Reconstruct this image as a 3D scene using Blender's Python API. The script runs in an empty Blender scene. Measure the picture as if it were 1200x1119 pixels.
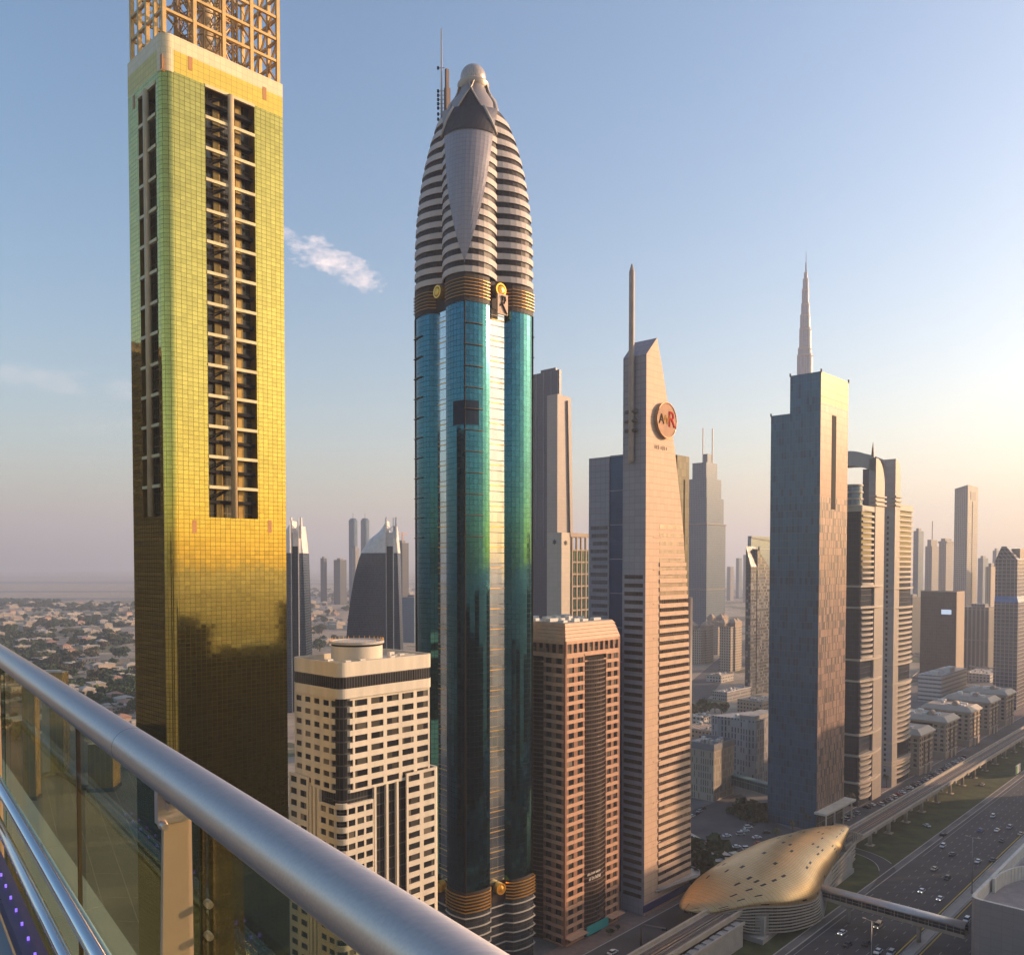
import bpy, bmesh, math, random
from mathutils import Vector, Matrix
R=math.radians; PI=math.pi
rnd=random.Random(7)
S=bpy.context.scene; COL=S.collection
# ---------------- camera, sky, sun, exposure ----------------
H=140.0; T=R(1.7); FPX=1000.0; CX=600.0; PY=660+FPX*math.tan(T)
cd=bpy.data.cameras.new('camera'); cam=bpy.data.objects.new('camera',cd); COL.objects.link(cam)
cam.location=(0,0,H); cam.rotation_euler=(R(90)-T,0,0)
cd.sensor_width=36; cd.lens=36*FPX/1200; cd.shift_y=(PY-559.5)/1200
cd.clip_start=0.05; cd.clip_end=90000; S.camera=cam
SUN_AZ=R(77); SUN_EL=R(15)          # azimuth to the right of the view direction
W=bpy.data.worlds.new('World'); S.world=W; W.use_nodes=True
wn=W.node_tree; bg=wn.nodes['Background']
sky=wn.nodes.new('ShaderNodeTexSky'); sky.sky_type='NISHITA'; sky.sun_disc=False
sky.sun_elevation=SUN_EL; sky.sun_rotation=SUN_AZ; sky.altitude=0; sky.air_density=1.1; sky.dust_density=2.2; sky.ozone_density=1.6
hsv=wn.nodes.new('ShaderNodeHueSaturation'); hsv.inputs['Saturation'].default_value=1.3; tn=wn.nodes.new('ShaderNodeMix'); tn.data_type='RGBA'; tn.blend_type='MULTIPLY'; tn.inputs[0].default_value=1; tn.inputs[7].default_value=(1.03,1.0,.98,1); wn.links.new(sky.outputs[0],tn.inputs[6]); wn.links.new(tn.outputs[2],hsv.inputs['Color'])
# small evening clouds in the sky: direction-space ellipses broken up by noise
tcw=wn.nodes.new('ShaderNodeTexCoord'); nz=wn.nodes.new('ShaderNodeTexNoise'); nz.inputs['Scale'].default_value=34; nz.inputs['Detail'].default_value=9; nz.inputs['Roughness'].default_value=.62
mpw=wn.nodes.new('ShaderNodeMapping'); mpw.inputs['Scale'].default_value=(1,1,2.0); wn.links.new(tcw.outputs['Generated'],mpw.inputs[0]); wn.links.new(mpw.outputs[0],nz.inputs['Vector'])
def wm(op,a,b=None,cl=False):
    n=wn.nodes.new('ShaderNodeMath'); n.operation=op; n.use_clamp=cl
    for i,v in enumerate((a,b)):
        if v is None: continue
        if isinstance(v,(int,float)): n.inputs[i].default_value=v
        else: wn.links.new(v,n.inputs[i])
    return n.outputs[0]
spw=wn.nodes.new('ShaderNodeSeparateXYZ'); wn.links.new(tcw.outputs['Generated'],spw.inputs[0])
def cloud(az,el,ra,re,tilt,dens):
    # azimuth/elevation offsets from the cloud's middle
    a_=wm('SUBTRACT',wm('ARCTAN2',spw.outputs[0],spw.outputs[1]),az); b_=wm('SUBTRACT',wm('ARCSINE',spw.outputs[2]),el)
    b_=wm('ADD',b_,wm('MULTIPLY',a_,tilt))
    q=wm('ADD',wm('POWER',wm('DIVIDE',a_,ra),2.0),wm('POWER',wm('DIVIDE',b_,re),2.0))
    e_=wm('SUBTRACT',1.0,q)
    return wm('MULTIPLY',wm('MULTIPLY',wm('ADD',wm('MULTIPLY',e_,.45),wm('MULTIPLY',wm('SUBTRACT',nz.outputs[0],.52),3.2)),dens),wm('GREATER_THAN',e_,-.9),True)
cl=[cloud(-.205,.330,.060,.019,.30,.85),cloud(-.255,.352,.028,.010,.4,.5),cloud(-.50,.185,.11,.014,.05,.20),cloud(-.42,.145,.10,.012,.0,.14)]
tot=cl[0]
for c_ in cl[1:]: tot=wm('MAXIMUM',tot,c_)
mw=wn.nodes.new('ShaderNodeMix'); mw.data_type='RGBA'; wn.links.new(tot,mw.inputs[0]); wn.links.new(hsv.outputs[0],mw.inputs[6]); mw.inputs[7].default_value=(6.6,5.3,4.9,1)
wn.links.new(mw.outputs[2],bg.inputs[0]); bg.inputs[1].default_value=0.134
sd=bpy.data.lights.new('sun','SUN'); so=bpy.data.objects.new('sun',sd); COL.objects.link(so)
sd.energy=5.0; sd.angle=R(0.6); sd.color=(1.0,0.65,0.40)
sv=Vector((math.sin(SUN_AZ)*math.cos(SUN_EL),math.cos(SUN_AZ)*math.cos(SUN_EL),math.sin(SUN_EL)))
so.rotation_euler=(-sv).to_track_quat('-Z','Y').to_euler(); so.location=(300,100,600)
S.view_settings.view_transform='Standard'; S.view_settings.look='None'; S.view_settings.gamma=1; S.view_settings.exposure=0.92
S.view_settings.use_curve_mapping=False
S.cycles.use_denoising=True
S.cycles.volume_bounces=1; S.cycles.max_bounces=8; S.cycles.transparent_max_bounces=12
HAZE=0.00016

# ---------------- pixel geometry (photo 1200x1119) ----------------
ct,st=math.cos(T),math.sin(T)
def K(px): return (px-CX)/FPX*ct
def ZA(py,Y):
    v=-(py-PY)/FPX; return H+Y*(v*ct-st)/(ct+v*st)
def ray(px,py):
    u=(px-CX)/FPX; v=-(py-PY)/FPX
    return Vector((u, ct+v*st, v*ct-st))
def G(px,py,z=0.0):
    r=ray(px,py); s=(z-H)/r.z; return Vector((r.x*s,r.y*s,z))
AS=R(42.9)
UR=Vector((math.sin(AS),math.cos(AS),0)); UN=Vector((math.cos(AS),-math.sin(AS),0))
def SW(s,w,z=0.0): return Vector((UR.x*s+UN.x*w,UR.y*s+UN.y*w,z))
class Frame:
    """local frame: origin near corner on the ground, X along the right-hand face going away, Y along the left-hand face going away"""
    def __init__(f,pc,Y0,a=42.9,px_r=None,px_l=None):
        f.a=R(a); f.P=Vector((K(pc)*Y0,Y0,0)); f.rz=R(90)-f.a
        f.X=Vector((math.sin(f.a),math.cos(f.a),0)); f.Y=Vector((-math.cos(f.a),math.sin(f.a),0))
        f.Lx=f.along(px_r,0) if px_r is not None else 20; f.Ly=f.along(px_l,1) if px_l is not None else 20
    def along(f,px,side):
        d=f.Y if side else f.X; k=K(px); return (k*f.P.y-f.P.x)/(d.x-k*d.y)
    def fp(f,px,py,side=0,off=0.0):
        """pixel -> (distance along the face, z); off = how far the plane lies inside the building"""
        r=ray(px,py); d=f.Y if side else f.X; o=f.P+(f.X if side else f.Y)*off
        # o + d*a = r*s (xy)
        det=d.x*(-r.y)-(-r.x)*d.y
        b=-o
        a=(b.x*(-r.y)-(-r.x)*b.y)/det; s=(d.x*b.y-b.x*d.y)/det
        return a, H+r.z*s
    def z(f,py): return ZA(py,f.P.y)

# ---------------- mesh builder ----------------
class MB:
    def __init__(m): m.v=[]; m.f=[]; m.uv=[]; m.mi=[]; m.sm=[]
    def face(m,pts,uv=None,mi=0,smooth=False):
        n=len(m.v); m.v+= [tuple(p) for p in pts]; m.f.append(tuple(range(n,n+len(pts))))
        if uv is None:
            a,b,c=Vector(pts[0]),Vector(pts[1]),Vector(pts[2]); nn=(b-a).cross(c-b)
            if nn.length<1e-9 and len(pts)>3: nn=(Vector(pts[2])-a).cross(Vector(pts[3])-a)
            if nn.length>1e-9: nn.normalize()
            if abs(nn.z)>0.7: uv=[(p[0],p[1]) for p in pts]
            else:
                t=Vector((-nn.y,nn.x,0)); t.normalize(); uv=[(Vector(p).dot(t),p[2]) for p in pts]
        m.uv.append(uv); m.mi.append(mi); m.sm.append(smooth)
    def box(m,x0,x1,y0,y1,z0,z1,mi=0):
        if x0>x1:x0,x1=x1,x0
        if y0>y1:y0,y1=y1,y0
        p=lambda x,y,z:(x,y,z)
        m.face([p(x0,y0,z0),p(x1,y0,z0),p(x1,y0,z1),p(x0,y0,z1)],mi=mi)
        m.face([p(x1,y1,z0),p(x0,y1,z0),p(x0,y1,z1),p(x1,y1,z1)],mi=mi)
        m.face([p(x0,y1,z0),p(x0,y0,z0),p(x0,y0,z1),p(x0,y1,z1)],mi=mi)
        m.face([p(x1,y0,z0),p(x1,y1,z0),p(x1,y1,z1),p(x1,y0,z1)],mi=mi)
        m.face([p(x0,y0,z1),p(x1,y0,z1),p(x1,y1,z1),p(x0,y1,z1)],mi=mi)
        m.face([p(x0,y1,z0),p(x1,y1,z0),p(x1,y0,z0),p(x0,y0,z0)],mi=mi)
        return m
    def prism(m,poly,z0,z1,mi=0,caps=True,smooth=False,top=None):
        """poly: ccw xy list; top: optional second ring at z1"""
        q=top or poly; n=len(poly); u=0
        for i in range(n):
            a,b=poly[i],poly[(i+1)%n]; c,d=q[(i+1)%n],q[i]
            L=math.hypot(b[0]-a[0],b[1]-a[1])
            m.face([(a[0],a[1],z0),(b[0],b[1],z0),(c[0],c[1],z1),(d[0],d[1],z1)],uv=[(u,z0),(u+L,z0),(u+L,z1),(u,z1)],mi=mi,smooth=smooth); u+=L
        if caps:
            m.face([(p[0],p[1],z1) for p in q],mi=mi)
            m.face([(p[0],p[1],z0) for p in reversed(poly)],mi=mi)
        return m
    def bar(m,a,b,w,h=None,mi=0):
        a,b=Vector(a),Vector(b); h=h or w; d=(b-a); 
        if d.length<1e-6: return m
        d.normalize(); up=Vector((0,0,1)) if abs(d.z)<.95 else Vector((1,0,0))
        s=d.cross(up).normalized(); t=s.cross(d)
        c=[s*w/2+t*h/2,-s*w/2+t*h/2,-s*w/2-t*h/2,s*w/2-t*h/2]
        A=[a+k for k in c]; B=[b+k for k in c]
        for i in range(4):
            j=(i+1)%4; m.face([A[i],A[j],B[j],B[i]],mi=mi)
        m.face(A[::-1],mi=mi); m.face(B,mi=mi)
        return m
    def tube(m,pts,r,n=10,mi=0,cap=True):
        pts=[Vector(p) for p in pts]; rs=r if isinstance(r,(list,tuple)) else [r]*len(pts); rings=[]
        for i,p in enumerate(pts):
            d=(pts[min(i+1,len(pts)-1)]-pts[max(i-1,0)]).normalized()
            up=Vector((0,0,1)) if abs(d.z)<.95 else Vector((1,0,0))
            s=d.cross(up).normalized(); t=s.cross(d)
            rings.append([p+(s*math.cos(2*PI*k/n)+t*math.sin(2*PI*k/n))*rs[i] for k in range(n)])
        for i in range(len(pts)-1):
            for k in range(n):
                j=(k+1)%n; m.face([rings[i][k],rings[i][j],rings[i+1][j],rings[i+1][k]],mi=mi,smooth=True)
        if cap: m.face(rings[0][::-1],mi=mi); m.face(rings[-1],mi=mi)
        return m
    def loft(m,rings,closed=True,mi=0,smooth=True,cap=False,uvs=1.0):
        for i in range(len(rings)-1):
            A,B=rings[i],rings[i+1]; n=len(A); u=0
            for k in range(n if closed else n-1):
                j=(k+1)%n; L=(Vector(A[j])-Vector(A[k])).length
                m.face([A[k],A[j],B[j],B[k]],uv=[(u,A[k][2]),(u+L,A[j][2]),(u+L,B[j][2]),(u,B[k][2])],mi=mi,smooth=smooth); u+=L
        if cap: m.face(rings[-1],mi=mi); m.face(rings[0][::-1],mi=mi)
        return m
    def lathe(m,prof,n=32,mi=0,c=(0,0),smooth=True):
        return m.loft([[(c[0]+r*math.cos(2*PI*k/n),c[1]+r*math.sin(2*PI*k/n),z) for k in range(n)] for r,z in prof],mi=mi,smooth=smooth)
    def mesh(m,name,mats):
        me=bpy.data.meshes.new(name); me.from_pydata(m.v,[],m.f)
        ul=me.uv_layers.new(name='UVMap'); k=0
        flat=[c for f in m.uv for p in f for c in p]
        ul.data.foreach_set('uv',flat)
        for mm in (mats if isinstance(mats,(list,tuple)) else [mats]): me.materials.append(mm)
        me.polygons.foreach_set('material_index',m.mi); me.polygons.foreach_set('use_smooth',m.sm)
        if any(m.sm):
            bm=bmesh.new(); bm.from_mesh(me); bmesh.ops.remove_doubles(bm,verts=bm.verts,dist=1e-4); bm.to_mesh(me); bm.free()
        me.update(); return me
    def build(m,name,mats,parent=None,label=None):
        o=bpy.data.objects.new(name,m.mesh(name,mats)); COL.objects.link(o)
        if parent: o.parent=parent
        if label: o['label']=label
        return o
def thing(name,label,cat,loc=(0,0,0),rz=0,group=None):
    o=bpy.data.objects.new(name,None); COL.objects.link(o); o.location=loc; o.rotation_euler=(0,0,rz)
    o['label']=label; o['category']=cat; o.empty_display_size=1
    if group:o['group']=group
    return o
def tag(o,label,cat,group=None):
    o['label']=label;o['category']=cat
    if group:o['group']=group
    return o
def struct(o,label,cat='ground',kind='structure'):
    o['kind']=kind;o['label']=label;o['category']=cat; return o
def fthing(F,name,label,cat='tower',group=None): return thing(name,label,cat,F.P,F.rz,group)
def copy_tree(o,parent=None):
    c=o.copy(); COL.objects.link(c); c.parent=parent
    for ch in list(o.children): copy_tree(ch,c)
    return c
def text_part(txt,size,mat,parent,mw,depth=.15,name='lettering',font=None):
    cu=bpy.data.curves.new(name,'FONT'); cu.body=txt; cu.size=size; cu.extrude=depth; cu.align_x='CENTER'; cu.align_y='CENTER'
    ob=bpy.data.objects.new('tmp',cu); COL.objects.link(ob); dg=bpy.context.evaluated_depsgraph_get()
    me=bpy.data.meshes.new_from_object(ob.evaluated_get(dg)); bpy.data.objects.remove(ob)
    me.materials.clear(); me.materials.append(mat); me.transform(mw)
    o=bpy.data.objects.new(name,me); COL.objects.link(o); o.parent=parent; return o
def onface(x,z,side=0,off=-.2):
    """matrix putting text (xy plane, facing +z) on the right (side 0) or left (side 1) face of a frame"""
    if side==0: M=Matrix(((1,0,0,x),(0,0,-1,off),(0,1,0,z),(0,0,0,1)))
    else: M=Matrix(((0,0,-1,off),(-1,0,0,x),(0,1,0,z),(0,0,0,1)))
    return M

# ---------------- materials ----------------
MATS={}
def nodes(name):
    m=bpy.data.materials.new(name); m.use_nodes=True; nt=m.node_tree; b=nt.nodes['Principled BSDF']; return m,nt,b
class N:
    def __init__(s,nt): s.nt=nt
    def m(s,op,a,b=None,c=None):
        n=s.nt.nodes.new('ShaderNodeMath'); n.operation=op
        for i,v in enumerate((a,b,c)):
            if v is None: continue
            if isinstance(v,(int,float)): n.inputs[i].default_value=v
            else: s.nt.links.new(v,n.inputs[i])
        return n.outputs[0]
    def mix(s,f,a,b):
        n=s.nt.nodes.new('ShaderNodeMix'); n.data_type='RGBA'
        for i,v in ((0,f),(6,a),(7,b)):
            if isinstance(v,(int,float)): n.inputs[i].default_value=v
            elif isinstance(v,(tuple,list)): n.inputs[i].default_value=(*v[:3],1)
            else: s.nt.links.new(v,n.inputs[i])
        return n.outputs[2]
    def noise(s,scale,vec=None,detail=4,rough=.55):
        n=s.nt.nodes.new('ShaderNodeTexNoise'); n.inputs['Scale'].default_value=scale; n.inputs['Detail'].default_value=detail; n.inputs['Roughness'].default_value=rough
        if vec: s.nt.links.new(vec,n.inputs['Vector'])
        return n.outputs
    def ramp(s,f,stops):
        n=s.nt.nodes.new('ShaderNodeValToRGB'); s.nt.links.new(f,n.inputs[0]); e=n.color_ramp.elements
        while len(e)<len(stops): e.new(.5)
        for q,(p,c) in zip(e,stops): q.position=p; q.color=(*c[:3],1)
        return n.outputs[0]
    def geo(s): return s.nt.nodes.new('ShaderNodeNewGeometry').outputs
    def tc(s): return s.nt.nodes.new('ShaderNodeTexCoord').outputs
    def link(s,a,b): s.nt.links.new(a,b)
def plain(name,col,rough=.6,metal=0,var=.12,scale=.25,spec=.3,bump=0,streak=False):
    if name in MATS: return MATS[name]
    m,nt,b=nodes(name); n=N(nt); tc=n.tc()
    vec=tc['Object']
    if streak:
        mp=nt.nodes.new('ShaderNodeMapping'); mp.inputs['Scale'].default_value=(1,1,.12); nt.links.new(vec,mp.inputs[0]); vec=mp.outputs[0]
    o=n.noise(scale,vec,6)[0]
    lo=tuple(c*(1-var) for c in col); hi=tuple(min(1,c*(1+var)) for c in col)
    n.link(n.ramp(o,[(.3,lo),(.7,hi)]),b.inputs['Base Color'])
    b.inputs['Roughness'].default_value=rough; b.inputs['Metallic'].default_value=metal; b.inputs['Specular IOR Level'].default_value=spec
    if bump:
        bp=nt.nodes.new('ShaderNodeBump'); bp.inputs['Strength'].default_value=bump; n.link(n.noise(scale*8,vec)[0],bp.inputs['Height']); n.link(bp.outputs[0],b.inputs['Normal'])
    MATS[name]=m; return m
def emis(name,col,st):
    m,nt,b=nodes(name); b.inputs['Emission Color'].default_value=(*col,1); b.inputs['Emission Strength'].default_value=st; return m
def facade(name,pw,ph,glass,frame,tx=.06,tz=.06,metal=.75,rough=.08,frough=.5,fmetal=0,wob=.012,vary=.25,alt=None,altp=.15,sub=None,wave=.02,spec=.5,gspec=.5,frnoise=.1):
    """curtain wall from metric UVs: panes pw x ph, frame lines tx,tz (fractions of a cell), each pane tilted a little and toned a little"""
    if name in MATS: return MATS[name]
    m,nt,b=nodes(name); n=N(nt)
    uv=nt.nodes.new('ShaderNodeUVMap'); uv.uv_map='UVMap'
    sp=nt.nodes.new('ShaderNodeSeparateXYZ'); n.link(uv.outputs[0],sp.inputs[0])
    u=n.m('DIVIDE',sp.outputs[0],pw); v=n.m('DIVIDE',sp.outputs[1],ph)
    fu=n.m('FRACT',u); fv=n.m('FRACT',v)
    cu=n.m('FLOOR',u); cv=n.m('FLOOR',v)
    du=n.m('ABSOLUTE',n.m('SUBTRACT',fu,.5)); dv=n.m('ABSOLUTE',n.m('SUBTRACT',fv,.5))
    line=n.m('MAXIMUM',n.m('GREATER_THAN',du,.5-tx/2),n.m('GREATER_THAN',dv,.5-tz/2))
    cb=nt.nodes.new('ShaderNodeCombineXYZ'); n.link(cu,cb.inputs[0]); n.link(cv,cb.inputs[1])
    wn_=nt.nodes.new('ShaderNodeTexWhiteNoise'); wn_.noise_dimensions='3D'; n.link(cb.outputs[0],wn_.inputs[0])
    lo=tuple(c*(1-vary) for c in glass); hi=tuple(min(1,c*(1+vary)) for c in glass)
    gcol=n.ramp(wn_.outputs[0],[(0,lo),(1,hi)])
    if alt:
        s2=nt.nodes.new('ShaderNodeSeparateColor'); n.link(wn_.outputs[1],s2.inputs[0])
        gcol=n.mix(n.m('LESS_THAN',s2.outputs[0],altp),gcol,alt)
    g=n.geo(); no=n.noise(.15,g['Position'],5)[0]
    fr=n.mix(n.m('MULTIPLY',no,1.0),tuple(c*(1-frnoise) for c in frame),tuple(c*(1+frnoise) for c in frame))
    n.link(n.mix(line,gcol,fr),b.inputs['Base Color'])
    n.link(n.m('ADD',n.m('MULTIPLY',line,frough-rough),rough),b.inputs['Roughness'])
    n.link(n.m('ADD',n.m('MULTIPLY',line,fmetal-metal),metal),b.inputs['Metallic'])
    b.inputs['Specular IOR Level'].default_value=gspec
    # pane tilt + slow waviness
    def vm(op,a,c):
        q=nt.nodes.new('ShaderNodeVectorMath'); q.operation=op
        for i,x in enumerate((a,c)):
            if x is None: continue
            if isinstance(x,(tuple,list)): q.inputs[i].default_value=x
            elif isinstance(x,(int,float)): q.inputs[3 if op=='SCALE' else i].default_value=x
            else: n.link(x,q.inputs[i])
        return q.outputs[0]
    j=vm('SCALE',vm('SUBTRACT',wn_.outputs[1],(.5,.5,.5)),wob)
    wv=vm('SCALE',vm('SUBTRACT',n.noise(.12,g['Position'],2)[1],(.5,.5,.5)),wave)
    nn=vm('NORMALIZE',vm('ADD',vm('ADD',g['Normal'],j),wv),None)
    n.link(nn,b.inputs['Normal'])
    MATS[name]=m; return m
cream=plain('cream_cladding',(.58,.52,.42),.6,streak=True,spec=.15)
concrete=plain('concrete',(.38,.35,.31),.8,bump=.1)
darkglass=facade('dark_glass',1.5,3.3,(.03,.035,.045),(.02,.02,.02),metal=.0,gspec=.6,rough=.07,wob=.006)
steel=plain('brushed_steel',(.62,.62,.64),.28,1,var=.04,scale=2)
goldmetal=plain('gold_trim',(.75,.42,.10),.35,.8)
black=plain('black_metal',(.022,.022,.022),.7,0,spec=.05)
roofgrey=plain('roof_grey',(.33,.31,.29),.9,var=.25,scale=.15)
# ---------------- windows as parts ----------------
def emit_windows(wins,parent,mat,name='window',cap=96,depth=.12):
    """wins: (side, x0,x1,z0,z1,off) rectangles; side 0 = right face (y=off), 1 = left face (x=off)"""
    cache={}
    def mk(m,s,w,h):
        if s==0: m.box(0,w,0,depth,0,h)
        else: m.box(0,depth,0,w,0,h)
    for i,(s,x0,x1,z0,z1,off) in enumerate(wins[:cap]):
        k=(s,round(x1-x0,3),round(z1-z0,3))
        if k not in cache:
            m=MB(); mk(m,s,x1-x0,z1-z0); cache[k]=m.mesh(name,mat)
        o=bpy.data.objects.new(name,cache[k]); COL.objects.link(o); o.parent=parent
        o.location=(x0,off,z0) if s==0 else (off,x0,z0)
    rest=wins[cap:]
    if rest:
        m=MB()
        for (s,x0,x1,z0,z1,off) in rest:
            if s==0: m.box(x0,x1,off,off+depth,z0,z1)
            else: m.box(off,off+depth,x0,x1,z0,z1)
        o=m.build('windows_beyond',mat,parent); o['kind']='stuff'
def fbox(m,s,x0,x1,d0,d1,z0,z1,mi=0):
    if s==0: m.box(x0,x1,d0,d1,z0,z1,mi)
    else: m.box(d0,d1,x0,x1,z0,z1,mi)
def punched(m,wins,s,x0,x1,z0,z1,nx,nz,fw=.6,fh=.5,d=0,th=.5,inset=.25,mi=0,mi2=None):
    """wall with real openings: spandrels + piers; window rectangles are appended to wins"""
    mi2=mi if mi2 is None else mi2
    cw=(x1-x0)/nx; chh=(z1-z0)/nz; pw=cw*(1-fw); sh=chh*(1-fh)
    for j in range(nz+1):
        za=z0+j*chh-(sh/2 if j else 0); zb=z0+j*chh+(sh/2 if j<nz else 0)
        fbox(m,s,x0,x1,d,d+th,za,zb,mi2)
    for j in range(nz):
        za=z0+j*chh+sh/2; zb=z0+(j+1)*chh-sh/2
        for i in range(nx+1):
            xa=x0+i*cw-(pw/2 if i else 0); xb=x0+i*cw+(pw/2 if i<nx else 0)
            fbox(m,s,xa,xb,d+.01,d+th-.01,za,zb,mi)
        for i in range(nx):
            wins.append((s,x0+i*cw+pw/2,x0+(i+1)*cw-pw/2,za,zb,d+inset))

# ================= ground =================
def sheet(name,pts,mat,label,cat,z=0.0,kind='structure'):
    m=MB(); m.face([(p[0],p[1],z) for p in pts]); o=m.build(name,mat); struct(o,label,cat,kind); return o
def ground_mat():
    m,nt,b=nodes('desert_ground'); n=N(nt); g=n.geo()['Position']
    mp=nt.nodes.new('ShaderNodeMapping'); mp.inputs['Scale'].default_value=(1,1,1); n.link(g,mp.inputs[0])
    big=n.noise(.0016,mp.outputs[0],6,.6)[0]; mid=n.noise(.012,mp.outputs[0],6,.6)[0]; fine=n.noise(.08,mp.outputs[0],5)[0]
    c1=n.ramp(mid,[(.35,(.20,.165,.12)),(.5,(.33,.27,.2)),(.68,(.42,.35,.27))])
    c2=n.ramp(fine,[(.4,(.25,.21,.16)),(.6,(.4,.34,.27))])
    c=n.mix(.45,c1,c2)
    # planted districts: green where the broad noise is high and the plain is built up (nearer than 3.2 km)
    sp=nt.nodes.new('ShaderNodeSeparateXYZ'); n.link(g,sp.inputs[0])
    near=n.m('LESS_THAN',sp.outputs[1],3300)
    gr=n.m('MULTIPLY',n.m('GREATER_THAN',n.noise(.006,g,4,.6)[0],.53),near)
    c=n.mix(n.m('MULTIPLY',gr,.75),c,n.ramp(fine,[(.4,(.03,.05,.018)),(.62,(.075,.1,.04))]))
    # lagoon flats: darker wet strips far off
    mp2=nt.nodes.new('ShaderNodeMapping'); mp2.inputs['Scale'].default_value=(.00012,.0011,1); n.link(g,mp2.inputs[0])
    wet=n.m('MULTIPLY',n.m('GREATER_THAN',n.noise(1.0,mp2.outputs[0],5,.6)[0],.54),n.m('SUBTRACT',1,near))
    c=n.mix(n.m('MULTIPLY',wet,.8),c,(.08,.12,.17))
    n.link(c,b.inputs['Base Color']); b.inputs['Roughness'].default_value=.9; b.inputs['Specular IOR Level'].default_value=.1
    return m
GM=ground_mat()
sheet('ground',[(-30000,-9000),(30000,-9000),(30000,42000),(-30000,42000)],GM,'sandy plain with scattered gardens stretching to the hazy horizon','ground')
def road_mat():
    m,nt,b=nodes('asphalt'); n=N(nt); g=n.geo()['Position']
    mp=nt.nodes.new('ShaderNodeMapping'); mp.inputs['Rotation'].default_value=(0,0,-(R(90)-AS)); mp.inputs['Scale'].default_value=(.012,.55,1); n.link(g,mp.inputs[0])
    a=n.noise(1,mp.outputs[0],5,.6)[0]; bb=n.noise(.05,g,5)[0]
    c=n.mix(.5,n.ramp(a,[(.35,(.032,.031,.032)),(.65,(.075,.07,.068))]),n.ramp(bb,[(.35,(.035,.034,.035)),(.7,(.07,.066,.064))])); n.link(c,b.inputs['Base Color']); b.inputs['Roughness'].default_value=.8; MATS['asphalt']=m; return m
asphalt=road_mat()
asph2=plain('asphalt_side',(.085,.08,.078),.9,var=.3,scale=.06)
pave=plain('paving',(.2,.14,.12),.9,var=.2,scale=.3)
grassm=plain('lawn',(.055,.065,.022),.95,var=.45,scale=.12)
white=plain('road_paint',(.26,.26,.25),.7,var=.15,scale=1)
yellowp=plain('road_paint_yellow',(.62,.42,.05),.7,var=.15,scale=1)
sand=plain('sand_verge',(.3,.24,.18),.95,var=.25,scale=.2)
def strip(name,s0,s1,w0,w1,z,mat,label,cat): return sheet(name,[SW(s0,w0),SW(s0,w1),SW(s1,w1),SW(s1,w0)],mat,label,cat,z)
strip('ground_apron',-400,1500,-330,-20,.02,plain('dusty_paving',(.15,.14,.13),.95,var=.3,scale=.08),'dusty ground between the towers and the highway','ground')
strip('highway',-600,2600,-133,-60,.03,asphalt,'dark multi-lane highway running away to the right','road')
strip('median',-600,2600,-103.4,-99,.05,concrete,'concrete median strip between the carriageways','road')
strip('lawn_verge',-400,1500,-163,-137,.035,grassm,'mown lawn verge between the viaduct and the highway','lawn')
strip('service_road',-400,1500,-186,-164,.035,asph2,'service road with parking in front of the towers','road')
strip('pavement',-400,1500,-197,-187,.045,pave,'reddish block pavement along the tower fronts','pavement')
# kerbs
rz_road0=R(90)-AS
m=MB()
for w in (-133.4,-136.6,-163.6,-186.4): 
    a,b=SW(-400,w,.06),SW(1500,w,.06); m.bar(a,b,.4,.16)
struct(m.build('kerbs',concrete),'pale kerb lines beside the roads','kerb')
m=MB()
for lane in range(1,7):
    w=-133+2+lane*3.75
    for k in range(0,150):
        s=100+k*9
        m.face([SW(s,w-.13,.05),SW(s,w+.13,.05),SW(s+3,w+.13,.05),SW(s+3,w-.13,.05)])
for lane in range(1,6):
    w=-99+2+lane*3.75
    for k in range(0,110):
        s=100+k*9
        m.face([SW(s,w-.13,.05),SW(s,w+.13,.05),SW(s+3,w+.13,.05),SW(s+3,w-.13,.05)])
m.face([SW(0,-131.4,.05),SW(0,-131.1,.05),SW(368,-131.1,.05),SW(368,-131.4,.05)])
m.face([SW(430,-131.4,.05),SW(430,-131.1,.05),SW(2000,-131.1,.05),SW(2000,-131.4,.05)])
bar_=thing('crash_barrier','twin steel crash barrier along the highway median','barrier',(0,0,0),rz_road0)
bm_=MB(); bm_.box(0,1600,102.9,103.05,.55,.9); bm_.build('rail',plain('galvanised',(.4,.4,.4),.4,.5),bar_)
bm_=MB(); bm_.box(0,1600,99.4,99.55,.55,.9); bm_.build('rail',MATS['galvanised'],bar_)
for q_ in range(90):
    bm_=MB(); bm_.box(240+q_*4,240.15+q_*4,102.92,103.02,.05,.6); bm_.build('post',MATS['galvanised'],bar_)
struct(m.build('lane_markings',white),'white dashed lane lines on the highway','road marking')
m=MB()
for w in (-104.6,-98.2): m.face([SW(0,w-.2,.055),SW(0,w+.2,.055),SW(2000,w+.2,.055),SW(2000,w-.2,.055)])
struct(m.build('edge_line',yellowp),'yellow edge lines beside the highway median','road marking')
def interp2(ps,n=4):
    out=[]
    for i in range(len(ps)-1):
        for k in range(n):
            t=k/n; p0=ps[max(i-1,0)];p1=ps[i];p2=ps[i+1];p3=ps[min(i+2,len(ps)-1)]
            out.append(tuple(.5*((2*b)+(-a+c)*t+(2*a-5*b+4*c-d)*t*t+(-a+3*b-3*c+d)*t**3) for a,b,c,d in zip(p0,p1,p2,p3)))
    out.append(ps[-1]); return out
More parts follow.
